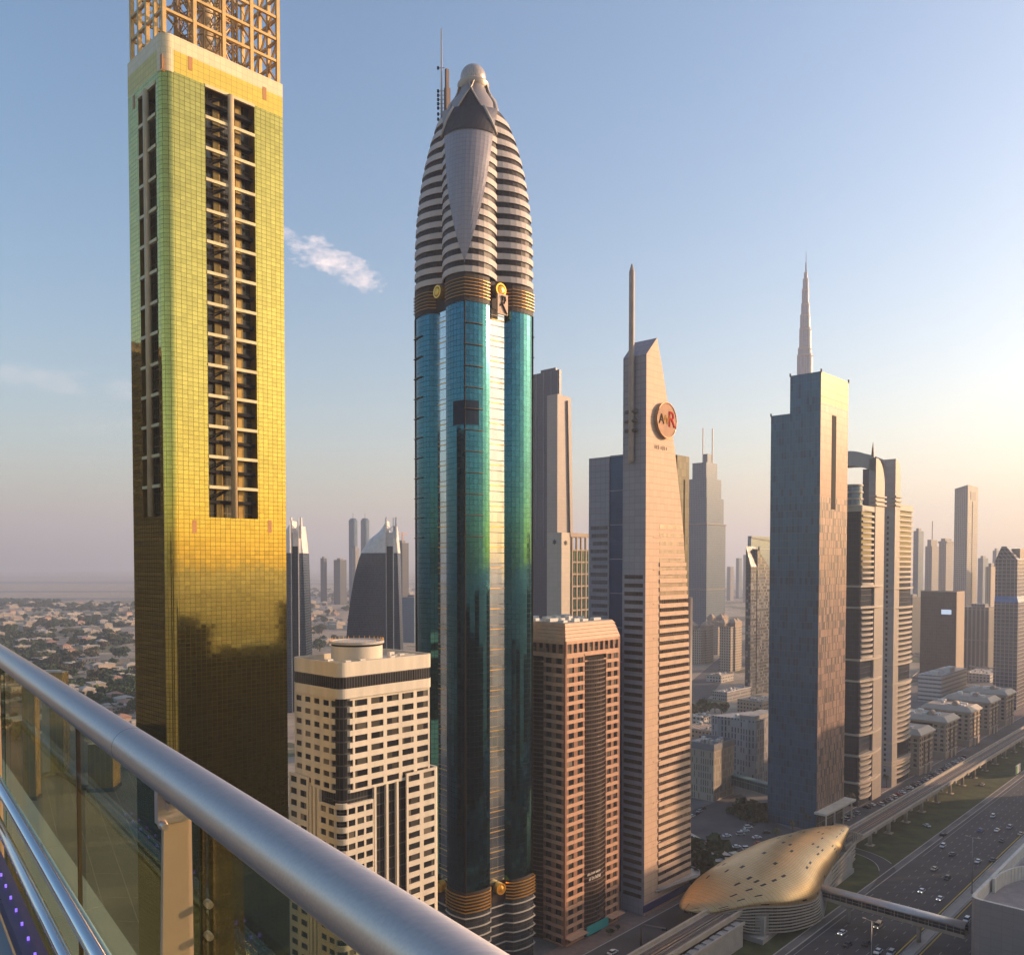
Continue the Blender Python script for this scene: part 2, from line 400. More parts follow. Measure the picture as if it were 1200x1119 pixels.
# slip road curving from under the viaduct into the highway
pts=[]
cl=interp2([(366,-130.5),(384,-132.5),(397,-136),(407,-141.5),(413,-149),(416,-158),(418,-170)])
m=MB(); hw=3.6
cc=[SW(*p) for p in cl]
for i in range(len(cc)-1):
    def off(i,s):
        d=(cc[min(i+1,len(cc)-1)]-cc[max(i-1,0)]).normalized(); return cc[i]+Vector((-d.y,d.x,0))*s+Vector((0,0,.06))
    m.face([off(i,hw),off(i,-hw),off(i+1,-hw),off(i+1,hw)])
    m.bar(off(i,hw),off(i+1,hw),.35,.12,1) if i>7 else None; m.bar(off(i,-hw),off(i+1,-hw),.35,.12,1) if i>11 else None
struct(m.build('slip_road',[asphalt,concrete]),'curved slip road joining the highway beside the lawn','road')
def gsheet(name,pix,mat,label,cat,z): return sheet(name,[G(*p) for p in pix],mat,label,cat,z)
gsheet('parking_lot',[(808,950),(868,930),(905,962),(960,985),(905,1010),(860,1010),(808,985)],asph2,'grey open parking lot behind the metro station','parking lot',.05)
gsheet('inland_paving',[(-260,1300),(-260,870),(60,846),(100,868),(240,960),(420,1100),(420,1300)],plain('inland_paving',(.085,.085,.08),.85,var=.3,scale=.03),'dark paved yard seen through the balcony glass','paving',.06)
m=MB()
for q in range(12):
    a=G(-150+q*3,905+q*24,.1); b=G(60+q*34,872+q*30,.1); m.bar(a,b,.35,.02)
for q in range(9):
    a=G(20+q*26,880+q*5,.1); b=G(60+q*40,1119+q*4,.1); m.bar(a,b,.35,.02)
struct(m.build('yard_lines',plain('faint_line',(.2,.19,.17),.8)),'faint pale joint lines across the inland yard','road marking')
gsheet('access_road',[(808,800),(850,765),(872,752),(880,756),(845,800),(820,830)],asph2,'road climbing between low buildings toward the domed apartments','road',.05)
# interchange ramps in the middle distance
def ramp_road(name,pix,wid,z,label,mat=asph2,wall=True):
    m=MB(); cc=[G(px,py,z) for px,py in pix]
    def off(i,s,dz=0):
        d=(cc[min(i+1,len(cc)-1)]-cc[max(i-1,0)]).normalized(); return cc[i]+Vector((-d.y,d.x,0))*s+Vector((0,0,dz))
    for i in range(len(cc)-1):
        m.face([off(i,wid/2),off(i,-wid/2),off(i+1,-wid/2),off(i+1,wid/2)])
        if wall:
            for s in (-1,1):
                m.bar(off(i,s*wid/2,.0),off(i+1,s*wid/2,.0),.5,2.2,1)
            if i%2==0 and z>4:
                for s in (-.3,.3):
                    p=off(i,s*wid); m.box(p.x-.9,p.x+.9,p.y-.9,p.y+.9,0,z-.5,1)
    o=m.build(name,[mat,concrete]); return struct(o,label,'road')
ramp_road('flyover',[(1010,752),(1070,750),(1130,752),(1200,760),(1290,770)],16,7,'upper pale flyover crossing in front of the black glass block')
ramp_road('flyover',[(1000,772),(1070,768),(1110,772),(1150,782),(1200,790),(1260,800)],12,6,'lower curving flyover ramp behind the low white offices')
ramp_road('ramp_road',[(1072,795),(1090,780),(1085,770),(1060,762),(1010,760)],9,1,'looping ramp beside the banded twin tower')
ramp_road('flyover',[(800,688),(850,690),(880,700),(930,702)],16,8,'distant elevated road beyond the stepped hotel')
ramp_road('access_ramp',[(808,828),(835,800),(870,760),(900,740)],9,.5,'two-lane ramp beside the domed apartments',wall=False)

# ================= viaduct =================
F0=Vector((0,0,0))
rz_road=R(90)-AS
def road_local(o):
    o.rotation_euler=(0,0,rz_road)
# road frame: local x = s, local y = -w
via=thing('metro_viaduct','pale concrete metro viaduct on single piers beside the highway','viaduct',(0,0,0),rz_road)
parap=plain('viaduct_concrete',(.42,.36,.29),.75,var=.15,scale=.2)
m=MB(); y0,y1=151.0,160.6
m.prism([(0,0)]*0 or [(-300,y0),(1700,y0),(1700,y1),(-300,y1)],9.2,10.0)
m.build('deck',parap,via)
for yy,nm in ((y0,'parapet'),(y1,'parapet')):
    m=MB(); m.box(-300,1700,yy-.2,yy+.2,10.0,11.2); m.box(-300,1700,yy-.45,yy+.45,11.2,11.35); m.build(nm,parap,via)
m=MB(); m.prism([(-300,153.3),(1700,153.3),(1700,158.3),(-300,158.3)],7.6,9.2); m.build('girder',parap,via)
track=plain('track_bed',(.13,.11,.1),.9,var=.2,scale=.5); rail_m=plain('rail',(.25,.2,.16),.4,.8)
m=MB()
for c in (153.6,158.0): m.box(-300,1700,c-1.4,c+1.4,10.0,10.18)
m.build('track_bed',track,via)
m=MB()
for c in (153.6,158.0):
    for q in (-.72,.72): m.box(-300,1700,c+q-.09,c+q+.09,10.18,10.4)
m.box(-300,1700,155.5,156.1,10.0,10.6)
m.build('track',rail_m,via)
for k in range(0,44):
    s=150+k*26-(7)
    if 272<s<392 : continue
    m=MB(); n=12
    m.prism([(s+.95*math.cos(2*PI*i/n),155.8+.95*math.sin(2*PI*i/n)) for i in range(n)],0,6.4,smooth=True)
    m.prism([(s-1,154.6),(s+1,154.6),(s+1,157),(s-1,157)],6.4,7.6,top=[(s-1.3,152.6),(s+1.3,152.6),(s+1.3,159),(s-1.3,159)])
    m.box(s-2,s+2,153.8,157.8,0,.35)
    m.build('pier',parap,via)
for k in range(0,60):   # side brackets under the parapet
    s=395+k*26
    m=MB(); m.box(s-1,s+1,y0-1.0,y0-.2,9.0,10.2); m.build('bracket',parap,via)

# ================= metro station =================
shellm=None
def shell_mat():
    m,nt,b=nodes('gold_shell'); n=N(nt)
    uv=nt.nodes.new('ShaderNodeUVMap'); uv.uv_map='UVMap'; sp=nt.nodes.new('ShaderNodeSeparateXYZ'); n.link(uv.outputs[0],sp.inputs[0])
    u=n.m('DIVIDE',sp.outputs[0],1.6); v=n.m('DIVIDE',sp.outputs[1],.9)
    l=n.m('MAXIMUM',n.m('GREATER_THAN',n.m('ABSOLUTE',n.m('SUBTRACT',n.m('FRACT',u),.5)),.47),n.m('GREATER_THAN',n.m('ABSOLUTE',n.m('SUBTRACT',n.m('FRACT',v),.5)),.45))
    # sparse dark slot windows
    u2=n.m('DIVIDE',sp.outputs[0],5.5); v2=n.m('DIVIDE',sp.outputs[1],2.7)
    cb=nt.nodes.new('ShaderNodeCombineXYZ'); n.link(n.m('FLOOR',u2),cb.inputs[0]); n.link(n.m('FLOOR',v2),cb.inputs[1])
    w=nt.nodes.new('ShaderNodeTexWhiteNoise'); n.link(cb.outputs[0],w.inputs[0])
    slot=n.m('MULTIPLY',n.m('MULTIPLY',n.m('LESS_THAN',n.m('ABSOLUTE',n.m('SUBTRACT',n.m('FRACT',u2),.5)),.22),n.m('LESS_THAN',n.m('ABSOLUTE',n.m('SUBTRACT',n.m('FRACT',v2),.5)),.16)),n.m('LESS_THAN',w.outputs[0],.2))
    c=n.mix(l,n.ramp(n.noise(.2,n.geo()['Position'],4)[0],[(.3,(.62,.40,.17)),(.7,(.70,.48,.23))]),(.34,.24,.13))
    c=n.mix(slot,c,(.03,.025,.02)); n.link(c,b.inputs['Base Color'])
    b.inputs['Metallic'].default_value=.7; b.inputs['Roughness'].default_value=.38
    return m
SH=shell_mat()
louvre=plain('louvre',(.46,.40,.32),.55,.2)
st_=thing('metro_station','golden clam-shaped metro station roof straddling the viaduct','station',(0,0,0),rz_road)
#       s,   near y (=-w), z near, ridge y, ridge z, far y, z far
prof=[(276.5,167.5,9.6,168.4,9.9,169.2,9.6),(280,159.5,9.8,167,12.4,173,9),(285,153,11.6,165.5,14.8,175,8.5),(291,147.5,12.6,164,17.2,177,8),(299,141,12.2,162.5,19.6,178,8),(308,137.4,11.3,161.5,21.2,178,8),
(318,135.8,10.6,161,22.2,178,8),(328,138,10.6,160.6,22.6,177,8),(338,140.6,11.6,160,22.8,176,9),(348,142,13,159.4,22.6,174,10),(358,144,14.2,158.6,22,171,11),(370,146.2,15.4,157.6,21.4,168,12.5),(381,148.8,16.8,156,20.2,164,14.5),(391,151.2,17.8,153.8,19.2,159,16.8)]
def shell_ring(p,nn=20,lift=0):
    s,ny,nz,ry,rz,fy,fz=p; out=[]
    for k in range(nn+1):
        t=k/nn
        if t<.5:
            a=t*2*PI/2; y=ry+(ny-ry)*math.cos(a); z=nz+(rz-nz)*math.sin(a)**.9
        else:
            a=(t-.5)*2*PI/2; y=ry+(fy-ry)*math.sin(a); z=fz+(rz-fz)*math.cos(a)
        out.append((s,y,z+lift))
    return out
def interp(ps,n):
    out=[]
    for i in range(len(ps)-1):
        for k in range(n):
            t=k/n; p0=ps[max(i-1,0)];p1=ps[i];p2=ps[i+1];p3=ps[min(i+2,len(ps)-1)]
            out.append(tuple(.5*((2*b)+(-a+c)*t+(2*a-5*b+4*c-d)*t*t+(-a+3*b-3*c+d)*t**3) for a,b,c,d in zip(p0,p1,p2,p3)))
    out.append(ps[-1]); return out
rings=[shell_ring(p) for p in interp(prof,4)]
m=MB(); 
for i in range(len(rings)-1):
    A,B=rings[i],rings[i+1]; va=0
    for k in range(len(A)-1):
        L=(Vector(A[k+1])-Vector(A[k])).length; vb=va+L
        va,vb=k*2.7,(k+1)*2.7; m.face([A[k],B[k],B[k+1],A[k+1]],uv=[(A[k][0],va),(B[k][0],va),(B[k][0],vb),(A[k][0],vb)],smooth=True)
so_=m.build('shell_roof',SH,st_)
md=so_.modifiers.new('t','SOLIDIFY'); md.thickness=.6; md.offset=-1
m=MB()   # near-side glazed wall with louvres below the roof edge
P=interp(prof,3)
for i in range(len(P)-1):
    a,b_=P[i],P[i+1]
    if a[0]>392: continue
    zb=max(2.0,9-(a[0]-276)*.45) if a[0]<300 else 2.0
    zb2=max(2.0,9-(b_[0]-276)*.45) if b_[0]<300 else 2.0
    m.face([(a[0],a[1]+1.0,zb),(b_[0],b_[1]+1.0,zb2),(b_[0],b_[1]+1.0,b_[2]+.4),(a[0],a[1]+1.0,a[2]+.4)])
m.build('side_wall',facade('station_glass',2,2,(.08,.07,.05),(.2,.17,.13),metal=0,gspec=.6),st_)
for q in range(9):
    m=MB(); t=q/9
    for i in range(len(P)-1):
        a,b_=P[i],P[i+1]
        if a[0]<279 or a[0]>345: continue
        def pt(p): 
            s=p[0]; zb=max(2.2,9-(s-276)*.5) if s<300 else 2.2+max(0,s-322)*.22
            return Vector((s,p[1]-.2-t*2.0*min(1,(s-276)/25)*max(0,min(1,(345-s)/15)),p[2]-.3+(zb-p[2])*t))
        m.bar(pt(a),pt(b_),.25,.5)
    m.build('louvre',louvre,st_)
m=MB(); m.prism([(289,143),(386,147),(386,168),(289,172)],0.05,2.0); m.prism([(292,144),(384,147),(384,166),(292,168)],2.0,9.1); m.build('concourse',concrete,st_)
# right-hand end arch rim and ribbed throat
m=MB(); E=shell_ring(prof[-1]); 
m.tube([(p[0],p[1],p[2]) for p in E],.35,6); m.build('rim',louvre,st_)
for q in range(6):
    m=MB(); s=393+q*2.2
    m.bar((s,150.3,11.3),(s,150.3,16-q*.7),.5,.5); m.bar((s,161.3,11.3),(s,161.3,16-q*.7),.5,.5); m.bar((s,150.3,16-q*.7),(s,161.3,16-q*.7),.5,.5); m.build('end_rib',louvre,st_)
for q in range(5):
    m=MB(); m.bar((344+q*2,142.4+q*.3,4+q*1.8),(392,149,4.4+q*1.8),.4,.9); m.build('stair_canopy',louvre,st_)
# platform slabs to the lower left
pl=thing('station_approach','ribbed concrete approach deck at the lower left end of the station','platform',(0,0,0),rz_road)
m=MB(); m.box(236,283,147.8,150.4,.05,8.6); m.box(236,283,146.9,147.5,8.6,9.6); m.box(200,283,161.4,164.4,.05,7.2); m.build('base',concrete,pl)
for q in range(9): m=MB(); m.box(238+q*5,241+q*5,148,150.2,8.6,9.1); m.build('roof_unit',roofgrey,pl)

# pedestrian bridge
pb=thing('footbridge','enclosed footbridge with rounded pale roof from the station across the highway','footbridge',SW(331,-140,0),rz_road)
# local x along road, local y = -w offset; bridge goes toward -y
L=54
m=MB(); ringsb=[]
for yy in (2,-L):
    ringsb.append([(x,yy,10.2+1.7*math.sqrt(max(0,1-(x/2.6)**2))) for x in [2.6*math.cos(PI*k/12) for k in range(13)]])
m.loft(ringsb,closed=False,smooth=True)
br=m.build('roof',plain('bridge_roof',(.55,.50,.46),.35,.5,var=.08,scale=.4),pb); br.modifiers.new('t','SOLIDIFY').thickness=.2
m=MB(); m.box(-2.5,2.5,2,-L,6.8,7.3); m.box(-2.6,-2.35,2,-L,7.3,8.1); m.box(2.35,2.6,2,-L,7.3,8.1); m.build('deck',parap,pb)
m=MB(); m.box(-2.45,-2.4,2,-L,8.1,10.2); m.box(2.4,2.45,2,-L,8.1,10.2); m.build('glazing',facade('bridge_glass',2.4,2.3,(.035,.035,.04),(.3,.27,.24),tx=.06,metal=0),pb)
for yy in (-12,-38):
    m=MB(); m.tube([(0,yy,0),(0,yy,6.8)],.8,12); m.build('pier',concrete,pb)
for yy in range(0,-L,-6):
    m=MB(); m.bar((-2.62,yy,6.9),(-2.62,yy,10.2),.16); m.build('mullion',louvre,pb)
def winmat(name):
    m,nt,b=nodes(name); n=N(nt); oi=nt.nodes.new('ShaderNodeObjectInfo'); g=n.geo()
    # each pane a little different: bare dark glass, drawn blind, curtain
    wz=nt.nodes.new('ShaderNodeTexWhiteNoise'); sn=nt.nodes.new('ShaderNodeVectorMath'); sn.operation='SNAP'; sn.inputs[1].default_value=(3.3,3.3,3.3); n.link(g['Position'],sn.inputs[0]); n.link(sn.outputs[0],wz.inputs[0])
    c=n.ramp(wz.outputs[0],[(0,(.012,.013,.015)),(.62,(.022,.022,.024)),(.7,(.06,.055,.045)),(.92,(.10,.09,.07)),(1,(.2,.17,.13))]); n.link(c,b.inputs['Base Color'])
    b.inputs['Roughness'].default_value=.1; b.inputs['Specular IOR Level'].default_value=.6; MATS[name]=m; return m
# ================= gold tower =================
def rounded(x0,y0,x1,y1,r,n=6,which=(1,1,1,1)):
    """ccw rounded rectangle, corners order (x0,y0),(x1,y0),(x1,y1),(x0,y1)"""
    out=[]
    for (cx,cy,a,w) in ((x0+r,y0+r,180,which[0]),(x1-r,y0+r,270,which[1]),(x1-r,y1-r,0,which[2]),(x0+r,y1-r,90,which[3])):
        if w:
            for k in range(n+1): t=R(a+90*k/n); out.append((cx+r*math.cos(t),cy+r*math.sin(t)))
        else:
            t=R(a+45); out.append((cx+r*math.copysign(1,math.cos(t)),cy+r*math.copysign(1,math.sin(t))))
    return out
F=Frame(197,190,44,px_r=335.5,px_l=157)
Gd=facade('gold_glass',1.25,1.0,(.55,.44,.105),(.09,.07,.02),tx=.07,tz=.08,metal=1.0,rough=.06,frough=.3,fmetal=1,wob=.005,vary=.09,wave=.007)
gt=fthing(F,'gold_tower','gold mirrored glass tower with open lattice crown and central balcony shaft','tower')
Lx,Ly=F.Lx,F.Ly
zt=F.z(41)+1.1; zc=zt-3.2; zy=zc-4.7
x1,z1=F.fp(240,100); x2,_=F.fp(298,120); zb0=F.fp(245,606)[1]; zt0=F.fp(240,100)[1]; 
def gx(px,py): return F.fp(px,py)[0]
r=2.2; D=2.6
m=MB()
arc=[(r+r*math.cos(R(180+90*k/8)),r+r*math.sin(R(180+90*k/8))) for k in range(9)]
def wallseg(a,b,z0,z1,u0=0,mi=0):
    L=math.hypot(b[0]-a[0],b[1]-a[1])
    m.face([(a[0],a[1],z0),(b[0],b[1],z0),(b[0],b[1],z1),(a[0],a[1],z1)],uv=[(u0,z0),(u0+L,z0),(u0+L,z1),(u0,z1)],mi=mi)
u=0
ly1,ly2=F.fp(185,360,1)[0],F.fp(165,360,1)[0]   # left face shaft
zlt=F.fp(172,106,1)[1]; 
for k in range(8): 
    a,b=arc[k],arc[k+1]; L=math.hypot(b[0]-a[0],b[1]-a[1])
    m.face([(*a,0),(*b,0),(*b,zy),(*a,zy)],uv=[(u,0),(u+L,0),(u+L,zy),(u,zy)],smooth=True); u+=L
wallseg((r,0),(x1,0),0,zy,r); wallseg((x1,0),(x2,0),0,zb0,x1); wallseg((x1,0),(x2,0),zt0,zy,x1); wallseg((x2,0),(Lx,0),0,zy,x2)
wallseg((Lx,0),(Lx,Ly),0,zy,0); wallseg((Lx,Ly),(0,Ly),0,zy,0)
wallseg((0,Ly),(0,ly2),0,zy,0); wallseg((0,ly1),(0,r),0,zy,Ly-ly1); wallseg((0,ly2),(0,ly1),0,zb0,Ly-ly2); wallseg((0,ly2),(0,ly1),zlt,zy,Ly-ly2)
m.build('wall',Gd,gt)
goldin=plain('gold_interior',(.30,.19,.05),.35,.5,var=.2,scale=.4)
m=MB()  # shaft linings
for (s,a,b,za,zb_) in ((0,x1,x2,zb0,zt0),(1,ly1,ly2,zb0,zlt)):
    fbox(m,s,a-.15,a,0,D,za,zb_); fbox(m,s,b,b+.15,0,D,za,zb_); fbox(m,s,a,b,D,D+.2,za,zb_,1); fbox(m,s,a,b,0.02,D,za-.2,za); fbox(m,s,a,b,.02,D,zb_,zb_+.2)
m.build('shaft_lining',[goldin,facade('shaft_glass',1.3,2.2,(.05,.045,.03),(.14,.1,.03),metal=.3,rough=.15)],gt)
nb=14; bh=(zt0-zb0)/nb
for s,a,b,zc_ in ((0,x1,x2,zt0),(1,ly1,ly2,zlt)):
    mid=(a+b)/2
    n_=14
    for k in range(1,n_+1):
        z=zb0+k*(zc_-zb0)/n_
        o=MB(); fbox(o,s,a,b,-.2,.35,z-.35,z+.35); o.build('floor_beam',plain('beam_cream',(.62,.53,.30),.5),gt)
        if s==0:
            o=MB(); fbox(o,s,a,b,.9,2.5,z-bh*.52,z-bh*.42); o.bar((a+.4,1.5,z-bh*.5),(mid-.8,1.5,z-.4),.35); o.bar((a+.4,1.5,z-bh*.35),(mid-.8,1.5,z+.1-.4),.2); o.build('stair',black,gt)
            o=MB(); o.box(a+(mid-a)*.45,a+(mid-a)*.72,1.9,2.3,z-bh,z-.4); o.build('shaft_column',goldin,gt); o=MB(); o.box(mid+(b-mid)*.35,mid+(b-mid)*.6,1.9,2.3,z-bh,z-.4); o.build('shaft_column',goldin,gt)
    o=MB(); 
    if s==0: o.tube([(mid,-.25,zb0),(mid,-.25,zc_)],.72,12)
    else: o.tube([(-.2,mid,zb0),(-.2,mid,zc_)],.7,12)
    o.build('shaft_mullion',plain('tan_column',(.55,.42,.24),.45),gt)
m=MB()
P_=rounded(0,0,Lx,Ly,r,8,(1,0,0,0))
m.prism(P_,zc,zt,caps=True); 
m.build('cornice',facade('cream_tile',1.35,1.3,(.72,.60,.36),(.5,.4,.25),tx=.05,tz=.05,metal=0,rough=.4,wob=.003,vary=.06,wave=0),gt)
m=MB(); m.prism(P_,zy,zc,caps=False); m.build('frieze',facade('yellow_tile',1.35,1.3,(.62,.47,.06),(.3,.23,.05),tx=.06,tz=.06,metal=.15,rough=.3,wob=.006,vary=.06,wave=0),gt)
m=MB(); m.prism([(r+(r+.07)*math.cos(R(172+106*k/8)),r+(r+.07)*math.sin(R(172+106*k/8))) for k in range(9)]+[(r,r)],zy-.3,zc+.05); m.build('corner_cladding',MATS['cream_tile'],gt)
orange=plain('orange_panel',(.42,.2,.07),.5)
for px,py in ((223,75),(310,110),(228,617),(316,617)):
    a,z=F.fp(px,py); m=MB(); m.box(a-.5,a+.5,-.06,.05,z-1.5,z+1.5); m.build('vent_panel',orange,gt)
for px,py in ((189,72),(157,120)):
    a,z=F.fp(px,py,1); m=MB(); m.box(-.06,.05,a-.5,a+.5,z-1.5,z+1.5); m.build('vent_panel',orange,gt)
# lattice crown
lat=plain('gold_lattice',(.55,.36,.14),.4,.55,var=.12,scale=.5)
zz=[zt+.1+k*5.2 for k in range(6)]
xs=[.8+(Lx-1.6)*k/4 for k in range(5)]; ys=[.8+(Ly-1.6)*k/4 for k in range(5)]
for x in xs:
    for y in (ys[0],ys[-1]):
        o=MB(); o.box(x-.42,x+.42,y-.42,y+.42,zt,zz[-1]); o.build('lattice_post',lat,gt)
for y in ys[1:-1]:
    for x in (xs[0],xs[-1]):
        o=MB(); o.box(x-.42,x+.42,y-.42,y+.42,zt,zz[-1]); o.build('lattice_post',lat,gt)
for z in zz[1:]:
    o=MB(); 
    for y in (ys[0],ys[-1]): o.box(xs[0]+.33,xs[-1]-.33,y-.3,y+.3,z-.3,z+.3)
    for x in (xs[0],xs[-1]): o.box(x-.3,x+.3,ys[0]+.33,ys[-1]-.33,z-.29,z+.29)
    o.build('lattice_ring',lat,gt)
thin=plain('thin_lattice',(.33,.21,.09),.5,.5)
for (xa,xb,ya,yb) in ((xs[-1],xs[-1],ys[0],ys[-1]),(xs[0],xs[-1],ys[-1],ys[-1])):
    o=MB()
    for k in range(5):
        for q in range(4):
            pa=Vector((xa+(xb-xa)*q/4,ya+(yb-ya)*q/4,zz[k])); pb_=Vector((xa+(xb-xa)*(q+1)/4,ya+(yb-ya)*(q+1)/4,zz[k+1]))
            if (q+k)%2: pa.z,pb_.z=pb_.z,pa.z
            o.bar(pa,pb_,.42)
    o.build('brace',lat,gt)
cx_,cy_=Lx/2,Ly/2
for q in range(12):
    a0=2*PI*q/12; o=MB()
    for k in range(5):
        rr0,rr1=7.0,7.0
        if k%2: a_,b_=a0,a0+2*PI/12
        else: a_,b_=a0+2*PI/12,a0
        o.bar((cx_+rr0*math.cos(a_),cy_+rr0*math.sin(a_),zz[k]),(cx_+rr1*math.cos(b_),cy_+rr1*math.sin(b_),zz[k+1]),.22)
        o.bar((cx_+7*math.cos(a0),cy_+7*math.sin(a0),zz[k+1]),(cx_+7*math.cos(a0+2*PI/12),cy_+7*math.sin(a0+2*PI/12),zz[k+1]),.2)
        o.bar((cx_+2*math.cos(a0),cy_+2*math.sin(a0),zz[k]),(cx_+7*math.cos(a0),cy_+7*math.sin(a0),zz[k+1]),.14)
        o.bar((cx_+9.5*math.cos(a0),cy_+9.5*math.sin(a0)*.7,zz[k]),(cx_+7*math.cos(a0+.4),cy_+7*math.sin(a0+.4),zz[k+1]),.12)
    o.bar((cx_+7*math.cos(a0),cy_+7*math.sin(a0),zt),(cx_+7*math.cos(a0),cy_+7*math.sin(a0),zz[-1]),.4)
    o.build('truss',thin,gt)
m=MB(); m.lathe([(1.6,zt),(1.6,zz[-1]+4)],12,c=(cx_,cy_)); m.build('core_mast',plain('tan_column',(0,0,0)),gt)
m=MB(); m.lathe([(8.2,zt+.05),(6.5,zt+2.2),(0.5,zt+6.5)],8,c=(cx_+1,cy_),smooth=False); m.build('crown_roof',plain('tan_roof',(.5,.34,.17),.6),gt)

# ================= lobed tower =================
F=Frame(545,282,50.5,px_r=623.5,px_l=487.5)
rt=fthing(F,'lobed_tower','tall teal glass tower with bullet-shaped striped crown, ball top and side mast','tower')
Sx=(F.Lx+F.Ly)/2; c0=(Sx/2,Sx/2)
# plan: square of side Sx centred on the origin; lobes at corners, flat recessed strips mid-face
def rose_plan(k=1.0,n=7,recess=1.5,bul=2.2,strip=.108):
    """list of (x,y,tag): 'L' lobe or 'S' strip, ccw starting at the near corner going along the right face"""
    h=Sx/2*k; s=strip*Sx*k
    pts=[]
    for f in range(4):
        a=[(-h,-h),(-s,-h)],[(-s,-h),(s,-h)],[(s,-h),(h,-h)]
        seg=[]
        # first lobe half: from arris bulging outwards back to the strip
        for i in range(n):
            t=i/n; x=-h+(h-s)*t; y=-h-bul*k*math.sin(PI*t*.62+.0)*(1-t*.25)+ (bul*.7*k)*t*t
            seg.append((x,y,'L'))
        seg.append((-s,-h+recess*k,'S')); 
        seg.append((s,-h+recess*k,'L'))
        for i in range(1,n+1):
            t=1-i/n; x=h-(h-s)*t; y=-h-bul*k*math.sin(PI*t*.62)*(1-t*.25)+(bul*.7*k)*t*t
            if i<n: seg.append((x,y,'L'))
        for (x,y,g) in seg:
            for _ in range(f): x,y=-y,x
            pts.append((x+c0[0],y+c0[1],g))
    return pts
teal=facade('teal_glass',1.55,1.75,(.032,.125,.16),(.01,.035,.045),tx=.05,tz=.06,metal=1.0,fmetal=1,rough=.07,wob=.005,vary=.12,wave=.012)
silver=facade('silver_glass',2.0,3.5,(.55,.60,.60),(.35,.25,.15),tx=.02,tz=.07,metal=.92,rough=.10,wob=.012,vary=.08,wave=.02)
z_b=F.z(1046); z_g=F.z(352); z_c=F.z(318); 
plan=rose_plan()
def ring(z,k,off=0):
    return [(c0[0]+(x-c0[0])*k*(1+off/(Sx/2)),c0[1]+(y-c0[1])*k*(1+off/(Sx/2)),z) for x,y,g in plan]
def band(m,z0,z1,k0,k1,tags='LS',off=0,mi=0,smooth=False):
    A=ring(z0,k0,off);B=ring(z1,k1,off); n=len(A); u=0
    for i in range(n):
        j=(i+1)%n; L=math.dist(A[i],A[j]); 
        if plan[i][2] in tags: m.face([A[i],A[j],B[j],B[i]],uv=[(u,z0),(u+L,z0),(u+L,z1),(u,z1)],mi=mi,smooth=smooth)
        u+=L
m=MB(); band(m,z_b,z_g,1,1,'L'); m.build('lobe_glazing',teal,rt)
m=MB(); band(m,z_b,z_g,1,1,'S'); m.build('strip_glazing',silver,rt)
# horizontal fins on the lobes + gold sills on strips
fin=plain('bronze_fin',(.10,.07,.04),.4,.5)
zf=z_g-7.2; nf=0
while zf>z_g-78:
    m=MB()
    A=ring(zf,1,.0);B=ring(zf,1,.55); n=len(A)
    for i in range(n):
        j=(i+1)%n; q=i%len([1]*(len(A)//4)); per=len(A)//4
        ii=i%per
        if (ii<4): # along the arris side facing the strip
            C=[(p[0],p[1],zf+.22) for p in (A[i],A[j],B[j],B[i])]; Dn=[(p[0],p[1],zf) for p in (A[i],A[j],B[j],B[i])]
            m.face(C); m.face(Dn[::-1]); m.face([Dn[3],Dn[2],C[2],C[3]])
    m.build('fin',fin,rt); zf-=7.0
m=MB()
z=z_b+3.5
while z<z_g:
    A=ring(z,1,.0); n=len(A)
    for i in range(n):
        j=(i+1)%n
        if plan[i][2]=='S': m.bar(A[i],A[j],.35,.28)
    z+=7.0
m.build('strip_sills',goldmetal,rt)
m=MB(); A=ring(z_b,1,.05)
for i in range(len(plan)):
    if i%(len(plan)//4)==0: m.tube([(A[i][0],A[i][1],z_b),(A[i][0],A[i][1],z_g)],.28,6)
m.build('arris_trim',black,rt)
for zc0 in (F.z(497),):
    m=MB()
    A=ring(zc0,1,.06);per=len(plan)//4
    for i in list(range(len(plan)-3,len(plan)))+[0,1,2]:
        j=(i+1)%len(plan); a,b=A[i],A[j]
        m.face([a,b,(b[0],b[1],zc0+8),(a[0],a[1],zc0+8)])
    m.build('louvre_panel',plain('dark_louvre',(.012,.03,.055),.7,spec=.08),rt)
# collar with gold rings
band_m=plain('collar_dark',(.028,.018,.015),.6,var=.2,scale=1)
m=MB(); band(m,z_g,z_c,1.012,1.012); A=ring(z_c,1.012); m.face(A); m.build('collar',band_m,rt)
for k in range(6):
    z=z_g+1.8+k*1.1; m=MB(); n=len(plan)
    A=ring(z,1.0,.45)
    for f in range(4):
        m=MB()
        for i in range(f*(n//4)+(n//8)+1-n//4,f*(n//4)+(n//8)-0):
            if plan[i%n][2]=='L': m.bar(A[i%n],A[(i+1)%n],.2,.2)
        m.build('gold_ring',plain('bronze_ring',(.42,.22,.07),.4,.6),rt)
def medallion(zm,par,side,r=2.2):
    m=MB(); n=28
    def pt(a,rr,d):
        u,w=c0[0]+rr*math.cos(a),zm+rr*math.sin(a)
        return (u,-d,w) if side==0 else (-d,u,w)
    dd=-.1
    for (r0,r1,d0,d1) in ((0.01,r*.55,1.3,1.0),(r*.55,r*.7,1.0,.2),(r*.7,r*.74,.2,.9),(r*.74,r,.9,.9),(r,r,.9,-1.8)):
        for k in range(n):
            a,b=2*PI*k/n,2*PI*(k+1)/n; q=[pt(a,r0,d0),pt(a,r1,d1),pt(b,r1,d1),pt(b,r0,d0)]
            m.face(q if side==1 else q[::-1],smooth=False)
    m.build('medallion',plain('gold_disc',(.8,.46,.08),.3,.7),par)
medallion(z_c-3.2,rt,0); medallion(z_c-3.2,rt,1)
